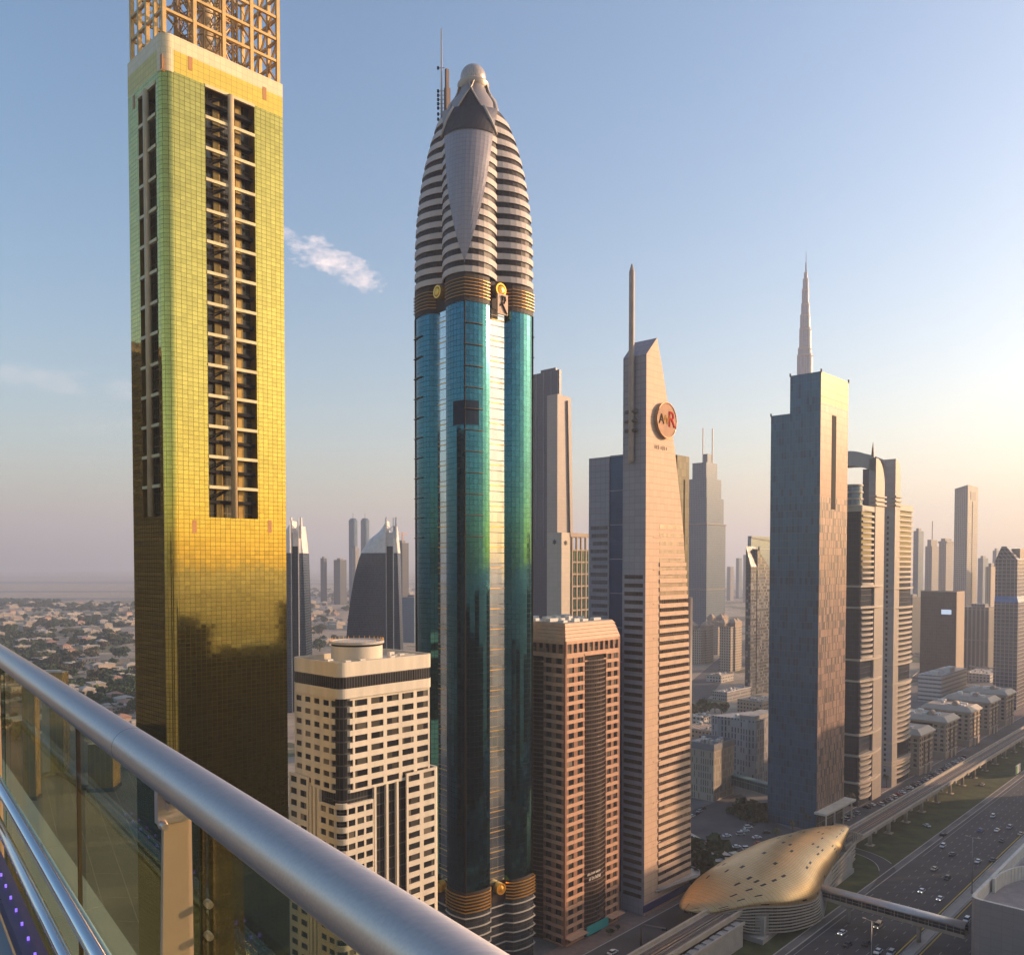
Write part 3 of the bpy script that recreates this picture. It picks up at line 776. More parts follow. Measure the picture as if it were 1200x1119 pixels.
# sign: plaque with a flowing letter
zs=F.z(345)-.6; m=MB(); m.box(c0[0]-2.1,c0[0]+2.3,-1.6,-.9,zs-3.6,zs+3.2); plq=m.build('sign_plaque',plain('plaque',(.6,.42,.3),.5),rt)
def curve_sign():
    m=MB()
    P1=[(-1.0,2.2),(-.2,2.5),(-.1,1.2),(-.5,-.2),(-1.1,-.9)]; P2=[(-.2,2.4),(.9,2.2),(1.1,1.2),(.6,.3),(-.2,-.3),(.5,-1.4),(1.2,-2.6),(2.0,-3.3)]
    for P in (P1,P2): m.tube([(c0[0]+x,-1.75,zs+z) for x,z in P],[.18]+[.34]*(len(P)-2)+[.14],6)
    m.build('sign_letter',plain('sign_dark',(.06,.04,.035),.8,0,spec=.05),plq)
curve_sign()
# striped bullet crown
def kz(t): # profile fitted to the photograph; t pixels y
    tab=[(318,1.0),(300,.998),(263,.965),(240,.92),(217,.862),(199,.80),(181,.725),(168,.65),(157,.58),(146,.505),(138,.44),(132,.40)]
    for (a,ka),(b,kb) in zip(tab,tab[1:]):
        if t<=a and t>=b: return ka+(kb-ka)*(a-t)/(a-b)
    return tab[-1][1]
Yc=F.P.y+Sx*.7
def zk(py): return ZA(py,Yc)
zt_=zk(146); z0_=z_c
def kk(z): # inverse by height
    py=660-(z-H)/Yc*1000
    return kz(max(132,min(318,py)))
stone=plain('crown_stone',(.48,.43,.40),.6,var=.08,streak=True); 
crown_dark=facade('crown_glass',1.2,4,(.014,.010,.012),(.035,.025,.025),tx=.18,tz=.02,metal=0,rough=.45,wob=.005,gspec=.25)
cplan=[]   # crown plan: (x,y,weight) weight 1 at the arris, 0 at the crease
def _cp():
    h=Sx/2; cr=h-1.6
    for f in range(4):
        seg=[]
        for i in range(8): t=i/7; seg.append((t,0))
        for i in range(1,7): t=1-i/7; seg.append((t,1))
        for t,sd_ in seg: cplan.append((f,t,sd_))
_cp()
def cring(z,k,off=0):
    h=Sx/2; cr=h-1.6; out=[]; kc=max(k,.47); bl=3.0*max(.22,(kc-.4)/.6)
    for f,t,sd_ in cplan:
        # lobe from arris (-h kc,-h kc) to crease (0,-cr), mirrored on the second half of the face
        ax,ay=-h*kc,-h*kc; x=ax+(0-ax)*t; y=ay+(-cr-ay)*t
        nx_,ny_=(-cr-ay),-(0-ax); L=math.hypot(nx_,ny_) or 1; nx_,ny_=nx_/L,ny_/L
        if ny_>0: nx_,ny_=-nx_,-ny_
        bu=bl*math.sin(PI*t)**.8*(1-.25*t) if 0<t<1 else 0
        x+=nx_*bu; y+=ny_*bu
        L2=math.hypot(x,y); x+=x/L2*off; y+=y/L2*off
        if sd_: x=-x
        for _ in range(f): x,y=-y,x
        out.append((c0[0]+x,c0[1]+y,z))
    return out
def cband(m,z0,z1,k0,k1,off=0):
    A=cring(z0,k0,off);B=cring(z1,k1,off);u=0
    for i in range(len(A)):
        j=(i+1)%len(A); L=math.dist(A[i],A[j]); m.face([A[i],A[j],B[j],B[i]],uv=[(u,z0),(u+L,z0),(u+L,z1),(u,z1)]); u+=L
m=MB(); z=z0_
while z<zt_-.1:
    zn=min(zt_,z+1.0); cband(m,z,zn,kk(z),kk(zn),-.25); z=zn
m.build('crown_glazing',crown_dark,rt)
nb=15; hh=(zt_-z0_)/nb
for k in range(nb):
    za=z0_+k*hh*1.0+ (0 if k else 0); zb_=za+hh*.5
    m=MB(); cband(m,za,(za+zb_)/2,kk(za),kk((za+zb_)/2),off=.25); cband(m,(za+zb_)/2,zb_,kk((za+zb_)/2),kk(zb_),off=.25)
    # top and bottom lips
    for z,fl in ((za,True),(zb_,False)):
        A=cring(z,kk(z),.25);B=cring(z,kk(z),-.25)
        for i in range(len(A)):
            j=(i+1)%len(A); q=[A[i],A[j],B[j],B[i]]; m.face(q[::-1] if fl else q)
    m.build('floor_band',stone,rt)
# blank teardrop shields on the arrises
shield=facade('shield_panels',1.6,1.5,(.28,.255,.27),(.16,.15,.17),tx=.05,tz=.06,metal=.25,rough=.4,wob=.01,vary=.05,wave=0)
def plan_at(u,k,off):
    """point on plan at arclength index u (float, 0 = near arris)"""
    q=cring(0,k,off); n=len(q); i=math.floor(u); f=u-i; a=q[i%n]; b=q[(i+1)%n]
    return (a[0]+(b[0]-a[0])*f,a[1]+(b[1]-a[1])*f)
per=len(cplan)//4
for c in (0,2):
    m=MB(); rows=[]
    zs_=z_c+3.0; 
    for q in range(25):
        t=q/24; z=zs_+(zt_-zs_)*t; w=7.0*t
        rows.append([(*plan_at(c*per+w*(i/6-1),kk(z),.42),z) for i in range(13)])
    TQ=20
    for q in range(TQ):
        for i in range(12):
            a,b,c_,d=rows[q][i],rows[q][i+1],rows[q+1][i+1],rows[q+1][i]
            if q==0 and False: continue
            m.face([a,b,c_,d],uv=[(a[0]-a[1],a[2]),(b[0]-b[1],b[2]),(c_[0]-c_[1],c_[2]),(d[0]-d[1],d[2])])
    o=m.build('shield',shield,rt); md=o.modifiers.new('t','SOLIDIFY'); md.thickness=.5
    m=MB()
    for q in range(TQ,24):
        for i in range(12): m.face([rows[q][i],rows[q][i+1],rows[q+1][i+1],rows[q+1][i]])
    m.build('crown_leaf',plain('neck_metal',(.30,.27,.27),.5,.3),rt)
    rw=[]
    for q in range(TQ,25):
        t=q/24; z=zs_+(zt_-zs_)*t; w=6.6*(1-.45*(q-TQ)/(24-TQ)); rw.append([(*plan_at(c*per+w*(i/6-1),kk(z),.75),z+.02) for i in range(13)])
    m=MB()
    for q in range(len(rw)-1):
        for i in range(12): m.face([rw[q][i],rw[q][i+1],rw[q+1][i+1],rw[q+1][i]])
    m.build('arch_shade',plain('recess_shade',(.045,.04,.045),.5),rt)  # dark patch over the lobe, painting the shade of the arch opening
    for i_ in (0,12):
        m=MB(); m.tube([r_[i_] for r_ in rw],.5,6); m.build('arch_rib',plain('crown_rib_pale',(.42,.37,.33),.45,.1),rt)
# twisted top: crossing ribs and ball
cx_,cy_=c0; zbase=zt_; zball=ZA(92,Yc); rb=.0148*Yc
m=MB(); 
rk=Sx/2*.66
NP=[(rk*1.0,zbase-1.5),(rk*.93,zbase+1.5),(rk*.76,zbase+(zball-zbase)*.4),(rk*.5,zbase+(zball-zbase)*.65),(rb*.95,zball-rb*.8)]
m.lathe(NP,24,c=c0); m.build('neck',plain('neck_metal',(.30,.27,.27),.5,.3),rt)
ribm=plain('crown_rib',(.42,.37,.33),.45,.3,var=.08)
base_r=rk*1.12; dz=zball-rb*.3-zbase
def nr(z):
    for (ra,za),(rb_,zb_) in zip(NP,NP[1:]):
        if za<=z<=zb_: return ra+(rb_-ra)*(z-za)/(zb_-za)
    return NP[-1][0] if z>NP[-1][1] else NP[0][0]
for c in range(4):
    for sgn in (1,-1):
        m=MB(); rows=[]
        a_c=R(-135+90*c)       # arris azimuths
        for q in range(15):
            t=q/14; a=a_c+sgn*R(-31+45*t); z=zbase-1.2+dz*t**.92; rr=nr(z)+.7
            ca,sa=math.cos(a),math.sin(a)
            rows.append([(cx_+(rr)*ca,cy_+(rr)*sa,z),(cx_+(rr+.15)*ca,cy_+(rr+.15)*sa,z+.45),(cx_+(nr(z+1.6)+.1)*ca,cy_+(nr(z+1.6)+.1)*sa,z+1.5)])
        for q in range(14):
            for i in range(2):
                f_=[rows[q][i],rows[q+1][i],rows[q+1][i+1],rows[q][i+1]]; m.face(f_ if sgn>0 else f_[::-1],smooth=True)
        o=m.build('crown_rib',ribm,rt); md=o.modifiers.new('t','SOLIDIFY'); md.thickness=.35; md.offset=0
for c in range(4):
    m=MB(); a_c=R(-135+90*c); rows=[]
    for q in range(11):
        t=q/10*.69; z=zbase-1.0+dz*t**.92; ph=R(31-45*t)
        rows.append([(cx_+(nr(z)+.3)*math.cos(a_c+ph*(i/4-1)),cy_+(nr(z)+.3)*math.sin(a_c+ph*(i/4-1)),z) for i in range(9)])
    for q in range(10):
        for i in range(8): m.face([rows[q][i],rows[q][i+1],rows[q+1][i+1],rows[q+1][i]])
    m.build('arch_shade',plain('recess_shade',(.045,.04,.045),.5),rt)  # dark triangle proud of the neck, colouring in the arch's inner shade
m=MB(); m.lathe([(rb*math.cos(a)*1.0+.001,zball+rb*math.sin(a)) for a in [R(-80+170*k/16) for k in range(17)]],32,c=c0)
o=m.build('ball',facade('ball_panels',1.3,30,(.42,.37,.34),(.25,.2,.18),tx=.1,tz=.0,metal=.2,rough=.35,wob=.02,vary=.05),rt)
m=MB(); m.lathe([(rb*.8,zball-rb*1.0),(rb*1.25,zball-rb*.55),(rb*1.2,zball-rb*.45),(rb*.8,zball-rb*.6)],24,c=c0); m.build('collar_ring',ribm,rt)
# mast on the left
aL=F.fp(517.5,200,1,off=Sx*.5)
mx,my=Sx*.46,F.fp(517.5,130,1,off=Sx*.46)[0]
Ym=F.P.y+ (F.X*mx+F.Y*my).y
m=MB(); m.tube([(mx,my,ZA(150,Ym)),(mx,my,ZA(34,Ym))],[.42,.2],8); ms2=m.build('mast',ribm,rt)
m=MB(); m.box(mx+.6,mx+2.4,my-2.2,my-.6,ZA(150,Ym),ZA(104,Ym)); m.box(mx+.8,mx+2.0,my-1.9,my-.9,ZA(104,Ym),ZA(82,Ym)); m.build('mast_housing',plain('mast_brown',(.16,.11,.09),.6),rt)
for py in (107,112,117,122,127,80,134,140):
    m=MB(); zz_=ZA(py,Ym); m.tube([(mx-.9,my+.9,zz_-.4),(mx-.9,my+.9,zz_+.5)],.42,8); m.bar((mx-.9,my+.9,zz_),(mx+.8,my-.8,zz_),.15); m.build('antenna',black,ms2)
# podium: gold band, ringed floors
m=MB(); band(m,z_b-3.2*2.2,z_b,1.02,1.01); m.face(ring(z_b,1.01)); m.build('base_collar',band_m,rt)
for k in range(6):
    z=z_b-1-k*1.1; m=MB(); A=ring(z,1.0,.75); n=len(plan)
    for f in range(4):
        m=MB()
        for i in range(f*(n//4)+(n//8)+1-n//4,f*(n//4)+(n//8)-0):
            if plan[i%n][2]=='L': m.bar(A[i%n],A[(i+1)%n],.35,.32)
        m.build('gold_ring',goldmetal,rt)
medallion(z_b-2.0,rt,0,2.0); medallion(z_b-2.0,rt,1,2.0)
m=MB(); band(m,0,z_b-7,1.02,1.02); m.build('podium_glazing',darkglass,rt)
for k in range(6):
    z=z_b-8.5-k*3.3
    if z<1: break
    m=MB(); A=ring(z,1.02,.4); n=len(plan)
    for i in range(n): m.bar(A[i],A[(i+1)%n],.4,.35)
    m.build('podium_band',plain('grey_band',(.4,.38,.34),.5),rt)

# ================= cream hotel block =================
F=Frame(397,230,43,px_r=508,px_l=340)
ht=fthing(F,'cream_hotel','cream stepped hotel block with round rooftop drum and rounded corners','building')
Lx,Ly=F.Lx,F.Ly; wc=MB(); wins=[]
zt=F.z(777); zd1=F.z(793)-.3; zd0=F.z(807)-.3; zf=F.z(820)
r=2.4
m=MB(); m.prism(rounded(0,0,Lx,Ly,r,6),zd1,zt,caps=False); Rg=rounded(.5,.5,Lx-.5,Ly-.5,r-.4,6)
m.loft([[(x,y,zt) for x,y in rounded(0,0,Lx,Ly,r,6)],[(x,y,zt) for x,y in Rg],[(x,y,zt-1.6) for x,y in Rg]],smooth=False); m.face([(x,y,zt-1.6) for x,y in Rg])
m.prism(rounded(0,0,Lx,Ly,r,6),zf,zd0,caps=True); m.build('parapet',cream,ht)
m=MB(); m.prism(rounded(.12,.12,Lx-.12,Ly-.12,r,6),zd0,zd1,caps=False); m.build('ribbon_window',facade('ribbon',.9,3.4,(.02,.02,.022),(.10,.09,.08),tx=.12,tz=.02,metal=0,rough=.12),ht)
# rooftop drum
dx,dy=F.fp(425,745)[0],0
dc=(Lx*.43,Ly*.50); rd=7.4
m=MB(); zdr=zt-1.6
m.lathe([(rd,zdr),(rd,zt+3.2)],40,c=dc); drm=m.build('drum',cream,ht)
m=MB(); m.lathe([(rd-.1,zt+3.2),(rd-.1,zt+3.7)],40,c=dc); m.build('drum_gap',black,drm)
m=MB(); m.lathe([(rd,zt+3.7),(rd+.5,zt+3.8),(rd+.5,zt+4.5),(rd-.4,zt+4.5),(rd-.4,zt+4.25),(.01,zt+4.25)],40,c=dc,smooth=False); m.build('drum_roof',plain('drum_top',(.42,.40,.37),.8),drm)
m=MB()
for k in range(30):
    a=2*PI*k/30; m.box(dc[0]+(rd+.3)*math.cos(a)-.05,dc[0]+(rd+.3)*math.cos(a)+.05,dc[1]+(rd+.3)*math.sin(a)-.05,dc[1]+(rd+.3)*math.sin(a)+.05,zt+4.5,zt+5.2)
m.build('drum_railing',goldmetal,drm)
for (a,b,c,d) in ((1.5,Lx-2,1.3,2.2),(1.5,Lx-2,3.2,3.9),(1.2,2.2,3,Ly-2),(3.2,3.9,4,Ly-2),(Lx-8,Lx-2,6,7),(Lx-8,Lx-2,9,10)):
    m=MB(); m.box(a,b,c,d,zt-.9,zt-.35); m.build('roof_beam',concrete,ht)
for (x,y) in ((4,2.6),(9,2.6),(2.6,9),(20,3),(26,6),(27,12)):
    m=MB(); m.box(x,x+1.8,y,y+1.3,zt-1.6,zt+.1); m.build('roof_unit',plain('unit_white',(.6,.57,.52),.6),ht)
# shaft below
core=facade('hotel_glass',1.1,3.25,(.02,.022,.024),(.05,.05,.045),tx=.1,tz=.12,metal=0,rough=.1)
fl=3.28; zsplit=zf-8*fl
cg=4.8   # corner glass width
m=MB(); m.prism(rounded(1.0,1.0,Lx-1,Ly-1,2.0,6),0,zf,caps=False); m.build('core_glazing',core,ht)
# upper: right face 5 bays, left face 4 bays, with rounded floor ends at the corner
xa=cg; xb=Lx-1.2
punched(wc,wins,0,xa,xb,zsplit,zf,5,8,.77,.53,0.55,.5)
punched(wc,wins,1,cg+.2,Ly-.8,zsplit,zf,4,8,.62,.47,.55,.5)
for k in range(9):
    z=zsplit+k*fl
    for s in (0,1):
        e=(xa if s==0 else cg+.2)
        q=[(e+.1,.55),(e-1.0,.62),(e-1.7,1.1),(e-1.9,1.9),(e+.1,1.9)]
        if s==1: q=[(b,a) for a,b in q][::-1]
        else: q=q
        zz0=z-(fl*.235 if k else 0); zz1=z+(fl*.235 if k<8 else 0)
        wc.prism(q[::-1] if s==0 else q[::-1],zz0,zz1)
wc.build('upper_wall',cream,ht)
# lower: solid rounded corner block, slot bays with pilasters, stepped right shoulder
lw=MB(); nfl=int(zsplit/fl); zlow=zsplit-nfl*fl
def gxl(px,py): return F.fp(px,py)[0]
xs1=gxl(438,960); xs2=gxl(476,960); xs3=gxl(509,960)
zA=zsplit-2*fl*.0
punched(lw,wins,0,2.4,xs1,zlow,zsplit-fl,2+1,nfl-1,.77,.53,0,.5)
punched(lw,wins,1,2.4,Ly*.42,zlow,zsplit-fl,2,nfl-1,.68,.53,0,.5)
for k in range(nfl):
    z=zlow+k*fl; ar=[(2.4+2.4*math.cos(R(180+90*q/6)),2.4+2.4*math.sin(R(180+90*q/6))) for q in range(7)]
    inn=[(2.4+1.9*math.cos(R(180+90*q/6)),2.4+1.9*math.sin(R(180+90*q/6))) for q in range(7)][::-1]
    n=len(ar)
    for q in range(6):
        quad=[ar[q],ar[q+1],inn[5-q],inn[6-q]]
        lw.prism(quad,z-(fl*.235 if k else 0),z+fl*.235)
lw.box(2.4,xs1,0,.9,zsplit-fl,zsplit-fl+.3); 
# pilasters in the slot bays
for x in (xs1+.2,(xs1*.62+xs2*.38),(xs1*.3+xs2*.7)): lw.box(x,x+.75,-.05,.9,8 if x>xs1+.3 else 0,zsplit+.2)
for y in (Ly*.42,Ly*.42+1.9,Ly*.42+3.8): lw.box(-.05,.9,y,y+1.1,0,zsplit+.2)
# right shoulder and left shoulder
punched(lw,wins,0,xs2,xs3+.6,zlow,zsplit+.6*fl,2,nfl,.74,.53,-.25,.5)
lw.prism([(xs3+.6,-.25),(xs3+1.3,.1),(xs3+1.6,.9),(xs3+1.6,Ly*.6),(xs3+.6,Ly*.6)],zlow,zsplit+.6*fl)
punched(lw,wins,1,Ly*.42+5.1,Ly+1.2,zlow,zsplit+.8*fl,2,nfl,.66,.53,-.25,.5)
for k in range(9,nfl):
    pass
lw.build('lower_wall',cream,ht)
emit_windows(wins,ht,winmat('window_dark'))

# ================= brown granite tower =================
F=Frame(663,307,43,px_r=727,px_l=None); F.Ly=30
bt=fthing(F,'brown_tower','brown granite office tower with sloped crown and dark bowed central bay','tower')
Lx,Ly=F.Lx,F.Ly
gran=plain('granite',(.27,.135,.085),.55,var=.12,scale=.6); gran2=plain('granite_pale',(.50,.29,.185),.55,var=.1,scale=.6)
zt=F.z(731); zw=F.z(757); zs=F.z(770); xa=F.fp(685,900)[0]; xb=F.fp(710,900)[0]; fl=3.42
n=int(zs/fl); zl=zs-n*fl; m=MB(); wins=[]
for s,a,b,A,B in ((0,0,xa,xb,Lx),(1,0,10.5,20.5,Ly)):
    punched(m,wins,s,a+.8,b,zl,zs,2,n,.58,.62,0,.5,mi=0,mi2=1)
    punched(m,wins,s,A,B-.8,zl,zs,2,n,.58,.62,0,.5,mi=0,mi2=1)
    fbox(m,s,a if s==0 else .5,a+.8,0.02,.5,zl,zs)
    fbox(m,s,B-.8,B,0.02,.5,zl,zs)
    punched(m,wins,s,.8,(Lx if s==0 else Ly)-.8,zs,zw+1.6,10 if s==0 else 9,1,.6,.6,0,.5,mi=0,mi2=1)
    fbox(m,s,0.003,.8,0.003,.5,zs,zw+1.6); fbox(m,s,(Lx if s==0 else Ly)-.8,(Lx if s==0 else Ly)-.003,0.003,.5,zs,zw+1.6)
m.build('wall',[gran,gran2],bt)
# sloped crown with ribbed courses
for k in range(5):
    m=MB(); h=(zt-zw-1.6)/5; i0=k*.35
    o0,o1=k*.32,(k+1)*.32
    m.prism([(o0,o0),(Lx-o0,o0),(Lx-o0,Ly-o0),(o0,Ly-o0)],zw+1.6+k*h,zw+1.6+(k+1)*h-.12,top=[(o1,o1),(Lx-o1-.3*k,o1),(Lx-o1,Ly-o1),(o1,Ly-o1)]); m.build('crown_course',gran2,bt)
m=MB(); m.box(2.2,Lx-2.2,2.2,Ly-2.2,zt-.4,zt+.05); rf_=m.build('roof',roofgrey,bt)
for q in range(14):
    m=MB(); x=3+(q%4)*6+rnd.random()*2; y=4+(q//4)*7; m.box(x,x+2+rnd.random()*3,y,y+1.5+rnd.random()*2,zt,zt+.8+rnd.random()); m.build('roof_unit',plain('unit_white',(0,0,0)),rf_)
# bowed bays
brownglass=facade('brown_bay',1.2,1.7,(.035,.026,.022),(.09,.06,.045),tx=.06,tz=.3,metal=.2,rough=.15)
def bay(s,a,b,z0,z1,parent,mat,bow=1.3,name='bay_glazing'):
    m=MB(); pts=[(a+(b-a)*k/8, .4-bow*math.sin(PI*k/8)) for k in range(9)]
    P=[(x,y) for x,y in pts] if s==0 else [(y,x) for x,y in pts][::-1]
    for i in range(8):
        p,q=P[i],P[i+1]; u=i*1.0
        m.face([(*p,z0),(*q,z0),(*q,z1),(*p,z1)],uv=[(u*(b-a)/8,z0),((u+1)*(b-a)/8,z0),((u+1)*(b-a)/8,z1),(u*(b-a)/8,z1)])
    back=(max(p[0] for p in P),max(p[1] for p in P))
    m.face([(*p,z1) for p in P]+([(b,.9,z1),(a,.9,z1)] if s==0 else [(.9,a,z1),(.9,b,z1)]))
    return m.build(name,mat,parent)
bay(0,xa,xb,zl,zs-1.5,bt,brownglass); bay(1,10.5,20.5,zl,zs-1.5,bt,brownglass)
for s,a,b in ((0,xa,xb),(1,10.5,20.5)):
    m=MB(); 
    z=zl+1.7
    while z<zs-2:
        pts=[(a+(b-a)*k/8, .25-1.3*math.sin(PI*k/8)) for k in range(9)]
        for i in range(8):
            p,q=pts[i],pts[i+1]
            if s: p,q=(p[1],p[0]),(q[1],q[0])
            m.bar((*p,z),(*q,z),.2,.22)
        z+=1.7
    m.build('bay_louvre',plain('brown_fin',(.13,.085,.065),.5),bt)
    m=MB(); fbox(m,s,a-.2,b+.2,-.2,.3,zs-.4,zs+.3); fbox(m,s,a-.2,b+.2,-.15,.3,zs-2.6,zs-2.1); m.build('bay_lintel',gran2,bt)
m=MB(); m.box(.6,Lx-.5,.6,Ly-.5,0,zw+1.5); m.build('core',black,bt)
wt_=plain('sign_white',(.75,.68,.6),.5)
for groups,xx,py,hh_,ww_ in (([4,5,6],xa+.5,1020.5,.8,.42),([2,3,6],xa+1.5,1027,1.25,.5)):
    az=F.fp(697,py)[1]; m=MB(); x=xx
    for gi,g_ in enumerate(groups):
        for q in range(g_):
            h_=hh_*(1 if (q*7+gi)%3 else .7)
            m.box(x,x+.14,-1.25,-1.1,az,az+h_); m.box(x,x+ww_*.7,-1.25,-1.1,az+(h_*.45 if q%2 else 0),az+(h_*.45 if q%2 else 0)+.16)
            if (q+gi)%3==0: m.box(x+ww_*.55,x+ww_*.7,-1.25,-1.1,az,az+h_)
            x+=ww_*1.15
        x+=ww_*.9
    m.build('lettering',wt_,bt)
emit_windows(wins,bt,MATS['window_dark'])
m=MB(); a1,a2=xa-.2,xb-.2; m.box(a1,a2,-1.6,-1.3,1.2,4.6); m.build('banner',plain('turquoise_banner',(.02,.28,.27),.6),bt)
m=MB(); m.box(0,xa-1,-3,0,3.2,3.5); m.box(xb+.5,Lx,-3,0,3.6,3.9); m.build('canopy',gran2,bt)

# ================= tapered tower with disc logo =================
F=Frame(756.5,335,42.9,px_r=806,px_l=729.5)
tt=fthing(F,'wedge_tower','peach stone wedge-topped tower with leaning right edge, tall side mast and round logo','tower')
Ly=F.Ly
zc=F.fp(755,414)[1]
prof_=[(770,396),(776,430),(782,469),(790.6,525),(796,575),(800.7,622),(805,700),(807,800),(808,900),(808.5,980),(808.5,1038)]
pr=[F.fp(*p) for p in prof_]
poly=[(0,0),(pr[-1][0],0)]+[(x,z) for x,z in reversed(pr)]+[(0,zc)]
stone2=facade('peach_panels',2.6,2.6,(.56,.385,.265),(.36,.24,.17),tx=.03,tz=.07,metal=0,rough=.55,wob=.004,vary=.05,wave=0,gspec=.12)
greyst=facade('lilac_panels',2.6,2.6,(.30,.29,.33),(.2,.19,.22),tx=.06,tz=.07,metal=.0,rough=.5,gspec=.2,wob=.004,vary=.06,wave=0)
m=MB()
m.face([(x,0,z) for x,z in poly],mi=0); m.face([(x,Ly,z) for x,z in reversed(poly)],mi=0)
n=len(poly)
for i in range(n):
    a,b=poly[i],poly[(i+1)%n]
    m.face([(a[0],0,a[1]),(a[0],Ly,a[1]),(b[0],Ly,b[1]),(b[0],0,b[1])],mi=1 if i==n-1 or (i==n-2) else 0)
m.build('wall',[stone2,greyst],tt)
def edge_x(z):
    pts=sorted([(z_,x_) for x_,z_ in pr])
    for (za,xa_),(zb_,xb_) in zip(pts,pts[1:]):
        if za<=z<=zb_: return xa_+(xb_-xa_)*(z-za)/(zb_-za)
    return pts[0][1]
# floor windows on the right face (ribbon windows in shadow of sills)
xw=F.fp(771.5,900)[0]; rib=facade('ribbon_brown',1.6,3,(.045,.035,.03),(.10,.075,.06),tx=.05,tz=.05,metal=.1,rough=.15)
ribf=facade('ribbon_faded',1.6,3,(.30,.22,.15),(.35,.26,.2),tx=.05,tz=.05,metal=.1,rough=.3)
z=6.5; fl=3.35
sill=plain('peach_sill',(.56,.39,.27),.6,spec=.12)
k=0
while z<F.fp(780,615)[1]:
    top=F.fp(780,700)[1]
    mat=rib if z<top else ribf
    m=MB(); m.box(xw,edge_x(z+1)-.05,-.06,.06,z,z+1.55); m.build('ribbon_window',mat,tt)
    m=MB(); m.box(xw-.1,edge_x(z+2)+.25,-.4,.02,z+1.6,z+3.2); 
    if z<top+12: m.build('spandrel',sill,tt)
    z+=fl;k+=1
z=6.5
while z<F.fp(742,700,1)[1]+8:
    m=MB(); m.box(-.06,.05,1.2,Ly-1.0,z,z+1.6); m.build('ribbon_window',rib,tt); z+=fl
for py in (630,668,708,748,800,850,892,940,988,1020):   # thin window-cleaning rails on the plain strip
    x,z=F.fp(768,py); m=MB(); m.box(x-1.5,xw+1.5,-.22,-.02,z,z+.25); m.build('wall_rail',sill,tt)
# logo disc
lx,lz=F.fp(778,493); rl=7.0; rl=20.5*(F.P.y+8)/1000
m=MB(); nn=40
for (r0,r1,y0_,y1_) in ((.01,rl,-1.4,-1.4),(rl,rl,-1.4,0)):
    for k in range(nn):
        a,b=2*PI*k/nn,2*PI*(k+1)/nn
        q=[(lx+r0*math.cos(a),y0_,lz+r0*math.sin(a)),(lx+r1*math.cos(a),y1_,lz+r1*math.sin(a)),(lx+r1*math.cos(b),y1_,lz+r1*math.sin(b)),(lx+r0*math.cos(b),y0_,lz+r0*math.sin(b))]
        m.face(q[::-1])
disc=m.build('logo_disc',plain('disc_peach',(.46,.27,.17),.7,0,spec=.1),tt)
m=MB(); m.tube([(lx+rl*math.cos(2*PI*k/nn),-1.4,lz+rl*math.sin(2*PI*k/nn)) for k in range(nn+1)],.28,6); m.build('logo_rim',plain('bronze_rim',(.3,.17,.08),.4,.6),disc)
text_part('A',5.6,plain('sign_dark',(0,0,0)),disc,onface(lx-3.9,lz,0,-1.5),.12)
text_part('W',5.2,plain('sign_gold',(.5,.25,.04),.8,0,spec=.05),disc,onface(lx-.9,lz,0,-1.5),.12)
text_part('R',9.0,plain('sign_red',(.40,.015,.012),.8,0,spec=.05),disc,onface(lx+3.4,lz+.3,0,-1.5),.14)
sx_,sz_=F.fp(773,524.5); m=MB()
for q,x in enumerate((-3.4,-2.3,-1.1,.9,2.2,3.3,4.8)):
    h_=(1.5,1.4,1.7,1.2,1.8,1.4,1.2)[q]
    m.box(sx_+x,sx_+x+.32,-.2,-.02,sz_-h_/2,sz_+h_/2)
    if q in (0,2,4): m.box(sx_+x,sx_+x+.75,-.2,-.02,sz_-.2,sz_+.1)
m.build('lettering',plain('sign_brown',(.2,.12,.07),.5),tt)
# side mast on left face
ym=F.fp(742,500,1)[0]
zt_m,zb_m=F.fp(741,311,1)[1],F.fp(742,543,1)[1]
m=MB(); m.tube([(-1.3,ym,zb_m),(-1.3,ym,zb_m+1),(-1.3,ym,zt_m-3),(-1.3,ym,zt_m)],[.7,1.15,1.1,.25],12); mst=m.build('mast',plain('mast_stone',(.36,.30,.26),.5),tt)
for py in (483,494,505): 
    z=F.fp(742,py,1)[1]; m=MB(); m.tube([(-1.4,ym-2.6,z),(-1.4,ym+2.6,z)],.8,8); m.build('mast_bracket',plain('mast_dark',(.12,.1,.09),.5),mst)
# base: blue fascia and curved canopy
m=MB(); m.box(-.5,pr[-1][0]-1,-.5,0,1.5,4.2); m.build('fascia',plain('blue_fascia',(.02,.03,.12),.4),tt)
m=MB(); Lx=pr[-1][0]; ang=[(8,-.5),(Lx-6,-3.2),(Lx-1,-4),(Lx+3,-3),(Lx+5.5,0),(Lx+6,4),(Lx+5,9)]
ins=[(8,.2),(Lx-6,.2),(Lx-1,.2),(Lx,1),(Lx+1,2),(Lx+1.5,5),(Lx+1.5,9)]
for i in range(len(ang)-1):
    a,b,c,d=ang[i],ang[i+1],ins[i+1],ins[i]; m.prism([a,b,c,d],7.2,7.9)
m.build('canopy',plain('canopy_pale',(.5,.42,.34),.5),tt)
m=MB(); q=interp([(a[0],a[1]) for a in ang],3); m.tube([(x,y,8.6) for x,y in q],.18,6); m.tube([(x,y,7.7) for x,y in q],.2,6); m.build('canopy_rail',stone,tt)
m=MB(); m.tube([(Lx-.2,2.5,0),(Lx-.2,2.5,F.fp(808,700)[1])],2.6,14); m.build('rear_column',plain('dark_stone',(.12,.10,.09),.5),tt)

